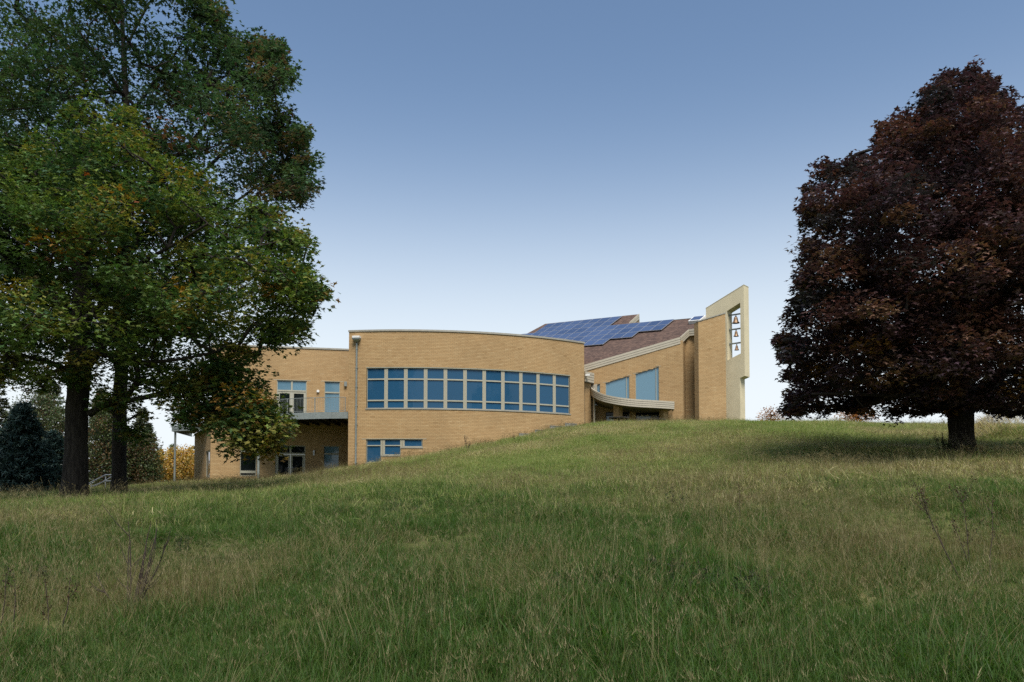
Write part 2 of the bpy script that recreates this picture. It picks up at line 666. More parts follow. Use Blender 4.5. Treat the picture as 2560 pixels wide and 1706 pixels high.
def masonry(path, z0, top, openings, thick, parent, name='wall', bricks=True, mat=None, s0=0.0, s1=None):
    """solid wall with real openings; top(s) may slope. openings: (s0, s1, zlo0, zlo1, zhi0, zhi1)"""
    s1 = path.L if s1 is None else s1
    br = {s0, s1}
    for o in openings:
        br |= {max(s0, o[0]), min(s1, o[1])}
    br = sorted(br)
    full = []
    for a, b in zip(br[:-1], br[1:]):
        n = max(1, int(math.ceil((b - a) / path.step)))
        full += [(lerp(a, b, i / n), lerp(a, b, (i + 1) / n)) for i in range(n)]
    mb = MB()
    for a, b in full:
        if b - a < 1e-4:
            continue
        m = (a + b) / 2
        spans = [(z0, z0, top(a), top(b))]
        for o in sorted([o for o in openings if o[0] < m < o[1]], key=lambda o: o[2]):
            fa, fb = (a - o[0]) / (o[1] - o[0]), (b - o[0]) / (o[1] - o[0])
            la, lb = lerp(o[2], o[3], fa), lerp(o[2], o[3], fb)
            ha, hb = lerp(o[4], o[5], fa), lerp(o[4], o[5], fb)
            l = spans.pop()
            if la > l[0] + .01:
                spans.append((l[0], l[1], la, lb))
            if ha < l[2] - .01:
                spans.append((ha, hb, l[2], l[3]))
            else:
                break
        for l in spans:
            seg(mb, path, a, b, l[0], l[2], -thick, 0.0, l[1], l[3])
    w = mb.build(name, mat or M_MORTAR, parent)
    if not bricks:
        return w
    V, Q, T = [], [], []
    BL, BH = 0.305, 0.106
    zmax = max(top(s0), top(s1), top((s0 + s1) / 2))
    k = 0
    z = z0
    rr = random.random
    while z < zmax:
        off = (k % 2) * BL / 2
        sa = s0 - off
        row = rr() * 0.08
        while sa < s1:
            a, b = max(sa, s0) + .005, min(sa + BL, s1) - .005
            sa += BL
            if b - a < .03:
                continue
            m = (a + b) / 2
            zl, zh = z + .007, min(z + BH - .007, top(a) - .002, top(b) - .002)
            if zh - zl < .02:
                continue
            iv = [(a, b)]
            for o in openings:
                if o[1] <= a or o[0] >= b:
                    continue
                f = min(1, max(0, (m - o[0]) / (o[1] - o[0])))
                if lerp(o[2], o[3], f) < zh - .02 and lerp(o[4], o[5], f) > zl + .02:
                    nv = []
                    for (c, d) in iv:
                        if o[0] > c:
                            nv.append((c, min(d, o[0])))
                        if o[1] < d:
                            nv.append((max(c, o[1]), d))
                    iv = nv
            for c, d in iv:
                if d - c < .03:
                    continue
                g = .009 + rr() * .005
                A, B = path.p(c, g), path.p(d, g)
                C, D = path.p(c, -.01), path.p(d, -.01)
                i = len(V)
                V += [(*A, zl), (*B, zl), (*B, zh), (*A, zh), (*C, zl), (*D, zl), (*D, zh), (*C, zh)]
                Q += [(i, i + 1, i + 2, i + 3), (i, i + 4, i + 5, i + 1), (i + 1, i + 5, i + 6, i + 2), (i + 2, i + 6, i + 7, i + 3), (i + 3, i + 7, i + 4, i)]
                T += [min(1, max(0, random.gauss(.52, .10) + row - .04))] * 5
        z += BH
        k += 1
    me = bpy.data.meshes.new('brickwork')
    me.from_pydata(V, [], Q)
    at_ = me.attributes.new('tint', 'FLOAT', 'FACE')
    at_.data.foreach_set('value', np.array(T, np.float32))
    b = link('brickwork', me, M_BRICK, parent)
    tag(b, None, None, None, 'stuff')
    return w


def prism(mb, poly, zlo, zhi):
    n = len(poly)
    V = [(p[0], p[1], zlo) for p in poly] + [(p[0], p[1], zhi) for p in poly]
    mb.add(V, [tuple(range(n - 1, -1, -1)), tuple(range(n, 2 * n))] + [(i, (i + 1) % n, n + (i + 1) % n, n + i) for i in range(n)])


def glazed(path, s0, s1, z0, z1, parent, panes, pmat, fw=0.06, setback=0.10, name='window', fmat=None, z1r=None, flab=None):
    """one window: a frame mesh as part, panes as sub-parts. panes: list of (fs0, fs1, za, zb) with fs as fractions"""
    fmat = fmat or M_FRAME
    z1r = z1 if z1r is None else z1r
    fr = MB()
    o0, o1 = -setback - .05, -setback + .05
    seg(fr, path, s0, s0 + fw, z0, z1, o0, o1, None, lerp(z1, z1r, fw / (s1 - s0)))
    seg(fr, path, s1 - fw, s1, z0, lerp(z1r, z1, fw / (s1 - s0)), o0, o1, None, z1r)
    seg(fr, path, s0 + fw, s1 - fw, z0, z0 + fw, o0, o1)
    seg(fr, path, s0 + fw, s1 - fw, lerp(z1, z1r, fw / (s1 - s0)) - fw, lerp(z1, z1r, fw / (s1 - s0)), o0, o1, lerp(z1r, z1, fw / (s1 - s0)) - fw, lerp(z1r, z1, fw / (s1 - s0)))
    lv = sorted({(p[2], p[3]) for p in panes})
    zs = sorted({p[2] for p in panes} | {p[3] for p in panes})
    # rails fill the gaps between pane rows
    for (a, b), (c, d) in zip(lv[:-1], lv[1:]):
        if c - b > .02:
            seg(fr, path, s0 + fw, s1 - fw, b, c, o0 - .003, o1 + .012)
    fs = sorted({(p[0], p[1]) for p in panes})
    for (a, b), (c, d) in zip(fs[:-1], fs[1:]):
        if c - b > .005:
            seg(fr, path, lerp(s0, s1, b), lerp(s0, s1, c), z0 + fw, lerp(z1, z1r, b) - fw, o0 + .004, o1 + .006)
    w = fr.build(name, fmat, parent)
    for p in panes:
        mb = MB()
        zl = p[3]
        zr = p[3] if len(p) < 5 else p[4]
        f0 = fw * .4 / (s1 - s0) if p[0] < .1 else p[0] - .01
        f1 = 1 - fw * .4 / (s1 - s0) if p[1] > .9 else p[1] + .01
        ex = .045
        seg(mb, path, lerp(s0, s1, f0), lerp(s0, s1, f1), p[2] - ex, zl + ex, -setback - .02, -setback, None, zr + ex)
        pm = pmat[panes.index(p)] if isinstance(pmat, list) else pmat
        g = mb.build('pane', pm, None)
        g.parent = w
    return w


# ================================================================== CURVED BRICK WING
ZT = 0.5 * (zat(829, 58.0) + zat(838, 59.4))
R = 23.0
arc = Arc((-8.2, 58.0 + R), R, math.asin(-3.77 / R), math.asin(13.88 / R))
base = arc.p(arc.L * .4)
wing = empty('brick_wing', (base[0], base[1], 2.0), 'curved two storey buff brick wing with a long ribbon of blue windows', 'building')
wu0, wu1 = arc.s_u(916), arc.s_u(1425)
WZ1 = zat(920.5, 58.2)
WZ0 = zat(1022.5, 58.2)
bay = (wu1 - wu0) / 11
lz_top = zat(1098, 57.9)
lb = [arc.s_u(916), arc.s_u(957.5), arc.s_u(1006.5), arc.s_u(1057.5)]
lzb = [zat(1157, 57.9), zat(1138, 57.9), zat(1117.5, 57.9)]
ops = [(wu0, wu1, WZ0, WZ0, WZ1, WZ1)]
for i in range(3):
    zz = lzb[min(i + 1, 2)]
    ops.append((lb[i], lb[i + 1] - .001, zz, zz, lz_top, lz_top))
    if i < 2:
        ops.append((lb[i], lb[i + 1] - .10, lzb[i], lzb[i], zz, zz))
GB = 1.0
masonry(arc, GB, lambda s: ZT, ops, 0.35, wing)
H = WZ1 - WZ0
for i in range(11):
    a, b = wu0 + bay * i, wu0 + bay * (i + 1)
    mw = 0.10
    a2, b2 = a + (mw if i else 0.04), b - (mw if i < 10 else 0.04)
    pn = [(.04, .96, WZ1 - H * .262, WZ1 - H * .03), (.04, .96, WZ1 - H * .782, WZ1 - H * .295), (.04, .96, WZ1 - H * .974, WZ1 - H * .815)]
    glazed(arc, a2, b2, WZ0 + .03, WZ1 - .02, wing, pn, M_GLASS, .032, .10)
for i in range(1, 11):
    mb = MB()
    c = wu0 + bay * i
    seg(mb, arc, c - .10, c + .10, WZ0 + .03, WZ1 - .02, -.20, -.05)
    mb.build('mullion', M_MULL, wing)
mb = MB()
seg(mb, arc, wu0 - .05, wu1 + .05, WZ0 - .06, WZ0 + .028, -.2, .055)
mb.build('sill', M_COPING, wing)
mb = MB()
seg(mb, arc, wu0 - .02, wu1 + .02, WZ1 - .018, WZ1 + .035, -.3, .018)
mb.build('lintel', M_FRAME, wing)
mb = MB()
seg(mb, arc, -.04, arc.L + .04, ZT, ZT + .13, -.40, .07)
mb.build('coping', M_COPING, wing)
for i in range(3):
    a2, b2 = lb[i] + (.03 if i == 0 else .12), lb[i + 1] - (.03 if i == 2 else .12)
    zr = zat(1116, 57.9)
    hi = lz_top - .05
    if i == 2:
        pn = [(.03, .97, lzb[i] + .08, hi)]
    else:
        pn = [(.03, .97, zr + .10, hi), (.03, .97, lzb[i] + .08, zr + .03)]
    glazed(arc, a2, b2, lzb[i] + .02, lz_top - .02, wing, pn, M_GLASS, .04, .10)
for i, (zlo) in ((1, lzb[1]), (2, lzb[2])):
    mb = MB()
    seg(mb, arc, lb[i] - .12, lb[i] + .12, zlo + .02, lz_top - .02, -.2, -.04)
    mb.build('mullion', M_MULL, wing)
for i in range(3):
    mb = MB()
    seg(mb, arc, lb[i] - (.12 if i else .02), lb[i + 1] + (.02 if i == 2 else -.13), lzb[i] - .10, lzb[i] + .018, -.2, .05)
    mb.build('sill', M_COPING, wing)
mb = MB()
seg(mb, arc, lb[0] - .32, lb[3] + .28, lz_top + .003, lz_top + .045, -.15, .02)
mb.build('lintel', M_FRAME, wing)
# exposed stepped foundation by the rising ground
for (u0, u1, v) in ((1297, 1337, 1085.5), (1337, 1374, 1076.5), (1374, 1412, 1066.5), (1412, 1441, 1060)):
    a, b = arc.s_u(u0), arc.s_u(u1)
    y = arc.p((a + b) / 2)[1]
    z = zat(v, y)
    mb = MB()
    seg(mb, arc, a, b - .004, z - 1.2, z, -.02, .03)
    o = mb.build('foundation_step', M_CONC, wing)
    mb = MB()
    seg(mb, arc, a, b - .004, z + .002, z + .03, -.02, .06)
    mb.build('flashing', M_ALU, wing)
# downspout with its conductor head
sd = arc.s_u(892)
yd = arc.p(sd)[1]
mb = MB()
P = [arc.p(sd, .09)] * 2
ztop, zbot = zat(858, yd), zat(1175, yd)
seg(mb, arc, sd - .055, sd + .055, zbot, ztop, .03, .13)
ds = mb.build('downspout', M_STEEL, wing)
for k in range(7):
    mb = MB()
    zz = lerp(ztop - .5, zbot + .5, k / 6)
    seg(mb, arc, sd - .085, sd + .085, zz, zz + .05, .008, .14)
    c_ = mb.build('strap', M_STEEL, None)
    c_.parent = ds
mb = MB()
z1_, z2_ = zat(856, yd), zat(848, yd)
Q4 = lambda w, o0, o1, z: [(*arc.p(sd - w, o0), z), (*arc.p(sd + w, o0), z), (*arc.p(sd + w, o1), z), (*arc.p(sd - w, o1), z)]
mb.hexa(Q4(.10, .012, .16, z1_), Q4(.27, .012, .36, z1_ + .16))
mb.hexa(Q4(.275, .012, .365, z1_ + .161), Q4(.275, .012, .365, z2_ + .02))
mb.build('conductor_head', M_STEEL, wing)
mb = MB()
seg(mb, arc, sd - .25, sd + .3, z2_ + .022, z2_ + .17, .012, .40)
mb.build('scupper', M_WHITE, wing)
# returns and flat roof
pl, pr = arc.p(0), arc.p(arc.L)
rl = Line((pl[0] - .05, 66.2), (pl[0], pl[1]))
masonry(rl, GB, lambda s: ZT, [], .3, wing, 'return_wall', True, None, 0, rl.L - .02)
rr_ = Line(pr, (pr[0] + .35, 70.0))
masonry(rr_, 3.0, lambda s: ZT, [], .3, wing, 'return_wall', True, None, 0.02)
mb = MB()
poly = [tuple(arc.p(arc.L * i / 20, -.3)) for i in range(21)] + [(pr[0], 72), (pl[0], 72)]
prism(mb, poly, ZT - .55, ZT - .35)
mb.build('roof', M_MEMBRANE, wing)
mb = MB()
mb.box((-3.3, 72.2, 6), 18, .3, 11.5)
mb.build('rear_wall', M_MORTAR, wing)

# ================================================================== LEFT FLAT-ROOFED WING
C0 = at(527, 1100, 63.3)
C1 = (-12.1, 63.3 + (-12.1 - C0[0]) * 0.213)
lw = Line(C0, C1)
left = empty('brick_wing', (-18, 64.5, 1.5), 'flat roofed buff brick wing behind the oaks with a balcony', 'building')
ZD = zat(1031, 58.6)              # balcony deck level


def lwu(u):
    return lw.s_u(u)


def lwz(v, u):
    return zat(v, lw.p(lwu(u))[1], u)


dv0, dv1 = lwu(691.5), lwu(766.5)
zdt = lwz(951.5, 730)
wv0, wv1 = lwu(811), lwu(849.5)
zwt = lwz(954.5, 830)
l0, l1 = lwu(602), lwu(643)
d0, d1 = lwu(690), lwu(765)
lw0, lw1 = lwu(811), lwu(848.5)
FL = 1.6
zl1, zd1, zw1 = lwz(1111, 620), lwz(1114, 730), lwz(1116.5, 830)
ops = [(dv0, dv1, ZD, ZD, zdt, zdt), (wv0, wv1, ZD + .05, ZD + .05, zwt, zwt), (l0, l1, FL + .3, FL + .3, zl1, zl1), (d0, d1, FL, FL, zd1, zd1), (lw0, lw1, FL + .1, FL + .1, zw1, zw1)]
masonry(lw, 0.8, lambda s: ZT, ops, .35, left)
sidew = Line(at(486, 1150, 72), C0)
so0, so1 = sidew.L - 2.6, sidew.L - .25
masonry(sidew, 0.8, lambda s: ZD - .45, [(so0, so1, FL + .2, FL + .2, zat(1127, 64), zat(1127, 64))], .3, left, 'side_wall', True, None, 0, sidew.L - .02)
glazed(sidew, so0, so1, FL + .2, zat(1127, 64), left, [(.05, .95, FL + .3, zat(1130, 64))], M_GLASS_DARK, .06)
bk = Line((C0[0] + 1.2, 72), C0)
masonry(bk, ZD - .4, lambda s: ZT, [], .3, left, 'upper_side_wall', True, None, 0, bk.L - .02)
mb = MB()
seg(mb, lw, -.05, lw.L, ZT, ZT + .13, -.40, .07)
mb.build('coping', M_COPING, left)
mb = MB()
prism(mb, [tuple(lw.p(0, -.3)), tuple(lw.p(lw.L, -.3)), (-12.2, 74), (C0[0], 74)], ZT - .5, ZT - .3)
mb.build('roof', M_MEMBRANE, left)


def door_set(s0, s1, zf, zt, zrail, mats, parent):
    """double glass door below two transom lights"""
    w = s1 - s0
    mb = MB()
    o0, o1 = -.16, -.05
    fw = .07
    seg(mb, lw, s0, s0 + fw, zf, zt, o0, o1)
    seg(mb, lw, s1 - fw, s1, zf, zt, o0, o1)
    seg(mb, lw, s0 + fw, s1 - fw, zt - fw, zt, o0, o1)
    seg(mb, lw, s0 + fw, s1 - fw, zrail, zrail + .12, o0, o1)
    seg(mb, lw, s0 + w * .47, s0 + w * .53, zrail + .12, zt - fw, o0, o1)
    fr = mb.build('door_frame', M_FRAME, parent)
    for k in range(2):
        a, b = s0 + fw + .005 + k * (w / 2 - fw), s0 + w / 2 - .004 + k * (w / 2 - fw)
        mb = MB()
        seg(mb, lw, a - .02, b + .02, zrail + .08, zt - fw + .03, -.12, -.10)
        g = mb.build('pane', mats[0], None)
        g.parent = fr
        mb = MB()
        st = .16
        seg(mb, lw, a, a + st, zf + .02, zrail - .01, -.13, -.08)
        seg(mb, lw, b - st, b, zf + .02, zrail - .01, -.13, -.08)
        seg(mb, lw, a + st, b - st, zf + .02, zf + .26, -.13, -.08)
        seg(mb, lw, a + st, b - st, zrail - .16, zrail - .01, -.13, -.08)
        d = mb.build('door', M_FRAME, parent)
        mb = MB()
        seg(mb, lw, a + st, b - st, zf + .26, zrail - .16, -.115, -.10)
        g = mb.build('pane', mats[1], None)
        g.parent = d
        mb = MB()
        hs = b - .08 if k == 0 else a + .08
        seg(mb, lw, hs - .10 * (1 - k) , hs + .10 * k + .02, zf + 1.0, zf + 1.04, -.08, -.02)
        h = mb.build('handle', M_ALU, None)
        h.parent = d


door_set(dv0, dv1, ZD, zdt, lwz(979, 730), (M_GLASS_SKY, M_GLASS_DARK), left)
door_set(d0, d1, FL, zd1, lwz(1136, 730), (M_GLASS_DARK, M_GLASS_DARK), left)
glazed(lw, wv0, wv1, ZD + .05, zwt, left, [(.05, .95, lwz(980, 830), zwt - .09), (.05, .95, ZD + .12, lwz(983.5, 830))], M_GLASS_SKY, .05)
glazed(lw, lw0, lw1, FL + .1, zw1, left, [(.03, .97, lwz(1133, 830), zw1 - .04), (.03, .97, FL + .2, lwz(1137, 830))], M_GLASS_SKY, .03)
glazed(lw, l0, l1, FL + .3, zl1, left, [(.05, .95, lwz(1128, 620), zl1 - .07), (.05, .95, lwz(1177, 620), lwz(1132, 620)), (.05, .95, FL + .38, lwz(1183, 620))], M_GLASS_DARK, .06)
for a, b, z in ((dv0, dv1, zdt), (wv0, wv1, zwt), (l0, l1, zl1), (lw0, lw1, zw1)):
    mb = MB()
    seg(mb, lw, a - .28, b + .28, z + .003, z + .04, -.12, .02)
    mb.build('lintel', M_FRAME, left)


def wall_fitting(path, u, v, w, h, d, mat, parent, name):
    s = path.s_u(u)
    z = zat(v, path.p(s)[1], u)
    mb = MB()
    seg(mb, path, s - w / 2, s + w / 2, z - h / 2, z + h / 2, .011, d)
    seg(mb, path, s - w * .3, s + w * .3, z + h / 2, z + h / 2 + .03, .011, d * .6)
    return mb.build(name, mat, parent)


wall_fitting(lw, 794.8, 979, .2, .17, .16, M_WHITE, left, 'alarm_box')
wall_fitting(lw, 863.5, 961, .22, .38, .2, M_STEEL, left, 'wall_lamp')
wall_fitting(lw, 786, 1133, .13, .38, .14, M_ALU, left, 'wall_lamp')

# ------------------------------------------------------------------ balcony
front = []
for (u, y) in ((870.6, 58.55), (830, 58.62), (790, 58.85), (750, 59.15), (708, 59.7), (670, 60.5), (635, 61.5), (600, 62.6), (571, 63.5)):
    p = at(u, 1035, y)
    front.append((p[0], p[1]))
balc = empty('balcony', (front[3][0], front[3][1], 2.0), 'curved steel balcony with thin railing between the two brick wings', 'balcony')
inner = [tuple(lw.p(lwu(571), .03)), tuple(lw.p(lw.L - .3, .03)), (pl[0] - .12, pl[1] + .3)]


def fascia(pts, z0, z1, th, mat, parent, name='fascia'):
    mb = MB()
    for a, b in zip(pts[:-1], pts[1:]):
        a, b = np.array(a), np.array(b)
        t = (b - a) / np.hypot(*(b - a))
        n = np.array([t[1], -t[0]])
        mb.hexa([(*a, z0), (*b, z0), (*b, z1), (*a, z1)], [(*(a + n * th), z0), (*(b + n * th), z0), (*(b + n * th), z1), (*(a + n * th), z1)])
    return mb.build(name, mat, parent)


mb = MB()
prism(mb, front + inner, ZD - .14, ZD - .02)
mb.build('deck', M_CONC, balc)
fascia(front, ZD - .47, ZD + .02, -.06, M_STEEL, balc)
mb = MB()
for k in range(11):
    f = (k + .5) / 11
    s = lerp(lwu(600), lw.L - .8, f)
    p = lw.p(s, .05)
    # joists run from wall to the front edge
    tx = p[0]
    ys = [front[i][1] + (front[i + 1][1] - front[i][1]) * ((tx - front[i][0]) / (front[i + 1][0] - front[i][0])) for i in range(len(front) - 1) if min(front[i][0], front[i + 1][0]) <= tx <= max(front[i][0], front[i + 1][0])]
    if ys:
        m = MB()
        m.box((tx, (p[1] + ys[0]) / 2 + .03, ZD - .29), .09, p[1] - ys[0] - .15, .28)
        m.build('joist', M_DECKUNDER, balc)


def railing(pts, z, h, parent, gap=.125, postgap=2.4):
    d = [0]
    for a, b in zip(pts[:-1], pts[1:]):
        d.append(d[-1] + math.hypot(b[0] - a[0], b[1] - a[1]))
    L = d[-1]

    def pos(s):
        s = min(max(s, 0), L)
        for i in range(len(pts) - 1):
            if s <= d[i + 1] + 1e-9:
                f = (s - d[i]) / (d[i + 1] - d[i])
                return (lerp(pts[i][0], pts[i + 1][0], f), lerp(pts[i][1], pts[i + 1][1], f))
        return pts[-1]
    for nm, zz, r in (('top_rail', z + h, .024), ('bottom_rail', z + .13, .016)):
        mb = MB()
        mb.tube([(*pos(L * i / 24), zz) for i in range(25)], r, 6)
        mb.build(nm, M_STEEL, parent)
    npst = max(2, int(round(L / postgap)) + 1)
    posts = [L * i / (npst - 1) for i in range(npst)]
    for s in posts:
        mb = MB()
        p = pos(s)
        mb.box((p[0], p[1], z + h / 2), .05, .05, h)
        mb.build('post', M_STEEL, parent)
    n = int(L / gap)
    for i in range(1, n):
        s = L * i / n
        if min(abs(s - q) for q in posts) < .05:
            continue
        mb = MB()
        p = pos(s)
        mb.box((p[0], p[1], z + .13 + (h - .13) / 2), .014, .014, h - .14)
        mb.build('baluster', M_STEEL, parent)


def inset(pts, k):
    out = []
    for i, p in enumerate(pts):
        a, b = np.array(pts[max(i - 1, 0)]), np.array(pts[min(i + 1, len(pts) - 1)])
        t = (b - a) / np.hypot(*(b - a))
        out.append((p[0] + t[1] * -k * -1, p[1] - t[0] * -k * -1))
    return out


rail_pts = [(p[0] + (.25 if i == 0 else 0) * -1, p[1] + .12) for i, p in enumerate(front)]
railing(rail_pts, ZD, 1.12, balc)
pc = at(647, 1100, 61.6)
mb = MB()
gz = terrain(pc[0], pc[1])
mb.tube([(pc[0], pc[1], gz - .3), (pc[0], pc[1], ZD - .48)], .1, 12)
mb.build('column', M_STEEL, balc)

# far-left balcony wrapping round the side
fl = [tuple(at(u, 1060, y)[:2]) for u, y in ((531, 64.3), (505, 65.0), (480, 65.5), (455, 66.0), (431, 66.5))]
zl_ = zat(1063, 65.5)
balc2 = empty('balcony', (fl[2][0], fl[2][1], 1.5), 'steel balcony corner on a slender post left of the brick wing', 'balcony')
mb = MB()
prism(mb, fl + [(fl[-1][0] - .6, 72), tuple(np.array(sidew.p(0, .05))), tuple(np.array(sidew.p(sidew.L - .6, .03)))], zl_ - .16, zl_ - .02)
mb.build('deck', M_CONC, balc2)
fascia(fl, zl_ - .45, zl_ + .02, -.06, M_STEEL, balc2)
fascia([fl[-1], (fl[-1][0] - .6, 72)], zl_ - .45, zl_ + .02, .05, M_STEEL, balc2)
railing([(p[0], p[1] + .12) for p in fl], zl_, 1.12, balc2)
pc = at(438, 1100, 66.6)
mb = MB()
mb.tube([(pc[0], pc[1], terrain(pc[0], pc[1]) - .3), (pc[0], pc[1], zl_ - .44)], .09, 12)
mb.build('column', M_STEEL, balc2)

# ================================================================== CHAPEL
T0 = np.array([15.44004103, 70.0, 16.84053153])      # solar grid origin on the roof plane
GA = np.array([0.84140393, -0.77261017, -0.07727039])
GBv = np.array([-0.69984224, -0.70121615, -0.6093316])
NR = np.cross(GBv, GA)
NR /= np.linalg.norm(NR)
if NR[2] < 0:
    NR = -NR
ROFF = 0.16                                             # panels stand this far off the shingles


def roofp(u, v, off=-ROFF):
    d = at(u, v, 1.0)
    return d * ((NR @ T0 + off) / (NR @ d))


chapel = empty('chapel', (10, 66, 5.3), 'buff brick chapel with a steep brown shingle roof and raked windows', 'building')
E1, E2, E3, E4 = roofp(1461, 913.5), roofp(1700.6, 844), roofp(1722, 825), roofp(1741, 822.5)
Ex = E1 + (E1 - E2) * 0.55
RG, RG2 = roofp(1680, 801.5), roofp(1775, 793.2)
TRb, TR, TL = roofp(1573, 808), roofp(1597, 786), roofp(1363, 810)
TLl = roofp(1320, 833)
TLx = TLl + (TLl - TL) * 3.2
outline = [Ex, E1, E2, E3, E4, RG2, RG, TRb + (RG - TRb) * .0, TR, TL, TLx]
ua = GA / np.linalg.norm(GA)
ub = np.cross(NR, ua)
n = len(outline)
V = [tuple(p) for p in outline] + [tuple(p - NR * .22) for p in outline]
me = bpy.data.meshes.new('roof')
me.from_pydata(V, [], [tuple(range(n)), tuple(range(2 * n - 1, n - 1, -1))] + [(i, n + i, n + (i + 1) % n, (i + 1) % n) for i in range(n)])
uvl = me.uv_layers.new(name='UVMap')
for lp in me.loops:
    p = np.array(V[lp.vertex_index])
    uvl.data[lp.index].uv = (float(p @ ua), float(p @ ub))
roof = link('roof', me, M_ROOF, chapel)


def boards(pts, total, nb, parent, name='fascia_board', drop=None, mat=None, cap=True):
    """stepped horizontal siding boards hung below a 3-D edge line, each board its own part"""
    for k in range(nb):
        mb = MB()
        zt, zb = -total * k / nb, -total * (k + 1) / nb + .012
        out = .05 - .006 * k
        for a, b in zip(pts[:-1], pts[1:]):
            a, b = np.array(a, float), np.array(b, float)
            t = (b - a)[:2]
            t = t / np.hypot(*t)
            nn = np.array([t[1], -t[0], 0])
            zz = lambda p, z, o: tuple(p + nn * o + np.array([0, 0, z]))
            mb.hexa([zz(a, zt, -.04), zz(b, zt, -.04), zz(b, zb, -.04), zz(a, zb, -.04)], [zz(a, zt, out), zz(b, zt, out), zz(b, zb, out + .012), zz(a, zb, out + .012)])
        mb.build(name, mat or M_TRIM, parent)


up = np.array([0, 0, .03])
boards([Ex + up, E1 + up, E2 + up], .56, 3, chapel)
boards([E2 + up, E3 + up, E4 + up], .56, 3, chapel)
# rake board of the raised part, seen from below
boards([TRb + up, TR + up], .5, 2, chapel, 'rake_board')
mb = MB()
rc = [RG, RG2]
mb.hexa([tuple(RG + NR * .05), tuple(RG2 + NR * .05), tuple(RG2 - NR * .25), tuple(RG - NR * .25)], [tuple(RG + NR * .05 + np.array([.05, .2, 0])), tuple(RG2 + NR * .05 + np.array([.05, .2, 0])), tuple(RG2 - NR * .25 + np.array([.05, .2, 0])), tuple(RG - NR * .25 + np.array([.05, .2, 0]))])
mb.build('ridge_cap', M_COPING, chapel)

cw = Line(at(1461, 1000, 66.0), at(1708, 1000, 64.3))


def cwu(u):
    return cw.s_u(u)


def cwz(v, u):
    return zat(v, cw.p(cwu(u))[1], u)


# wall top follows the rake of the roof just under the soffit
def cw_top(s):
    p = cw.p(s)
    return float(((NR @ T0) - ROFF - NR[0] * p[0] - NR[1] * p[1]) / NR[2]) - .26


PZ = 5.3
zsill = cwz(1012, 1580)
win = []
for u0, u1, va, vb in ((1484, 1500.5, 966, 959), (1514, 1574, 957.5, 939.5), (1589, 1648, 935, 917)):
    win.append((cwu(u0), cwu(u1), cwz(va, u0), cwz(vb, u1)))
low = []
for u0, u1, v in ((1514, 1574, 1031), (1589, 1648, 1031)):
    low.append((cwu(u0), cwu(u1), cwz(v, u0)))
ops = [(a, b, zsill, zsill, za, zb) for a, b, za, zb in win] + [(a, b, PZ + .1, PZ + .1, z, z) for a, b, z in low]
masonry(cw, 4.6, cw_top, ops, .3, chapel)
for a, b, za, zb in win:
    w = b - a
    g = lambda f: lerp(za, zb, f)
    if w > 1:
        pn = [(.03, .86, zsill + .06, g(.03) - .05, g(.86) - .05), (.885, .975, zsill + .06, g(.885) - .05, g(.975) - .05)]
    else:
        pn = [(.08, .92, zsill + .06, g(.08) - .05, g(.92) - .05)]
    o = glazed(cw, a, b, zsill, za, chapel, pn, M_GLASS_SKY, .04, .10, z1r=zb)
for a, b, z in low:
    glazed(cw, a, b, PZ + .1, z, chapel, [(.04, .62, PZ + .2, z - .30), (.66, .96, PZ + .2, z - .30), (.04, .96, z - .22, z - .06)], [M_GLASS_SKY, M_GLASS_DARK, M_GLASS_DARK], .06, .12, fmat=M_IRON)
# short heads over the raked windows
for a, b, za, zb in win[1:]:
    for s, z in ((a, za), (b, zb)):
        mb = MB()
        seg(mb, cw, s - .18, s + .18, z + .02, z + .055, -.02, .02)
        mb.build('lintel', M_FRAME, chapel)
# recess between the chapel wall and the tower pier
ce = cw.p(cw.L)
re0 = Line(ce, (ce[0] + .45, 65.5))
masonry(re0, 4.6, lambda s: lerp(float(E2[2]), float(E3[2]), s / re0.L) - .42, [], .25, chapel, 'recess_wall')
re1 = Line((ce[0] + .45, 65.5), (15.9, 65.2))
masonry(re1, 4.6, lambda s: float(E3[2]) - .15, [], .25, chapel, 'recess_wall')
mb = MB()
sofz = lambda p: p - np.array([0, 0, .53])
pa, pb = cw.p(-4), cw.p(cw.L)
mb.add([tuple(sofz(Ex)), tuple(sofz(E2)), (pb[0], pb[1] + .05, E2[2] - .45), (pa[0], pa[1] + .05, Ex[2] - .45)], [(0, 1, 2, 3)])
mb.add([tuple(sofz(E2)), tuple(sofz(E3)), tuple(sofz(E4)), (15.8, 65.3, E4[2] - .48), (pb[0] + .4, 65.6, E4[2] - .48), (pb[0], pb[1] + .05, E2[2] - .45)], [(0, 1, 2, 3, 4, 5)])
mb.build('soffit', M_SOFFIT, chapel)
# body of the chapel behind, closing the volume under the roof
mb = MB()
hb = [(RG2, 5), (RG, 5), (TRb, 5), (TR, 5), (TL, 5), (TLx, 5)]
for (a, _), (b, _) in zip(hb[:-1], hb[1:]):
    a2, b2 = a - NR * .25, b - NR * .25
    mb.add([tuple(a2), tuple(b2), (b2[0], b2[1] + .1, 3.0), (a2[0], a2[1] + .1, 3.0)], [(0, 1, 2, 3)])
mb.build('rear_wall', M_MORTAR, chapel)
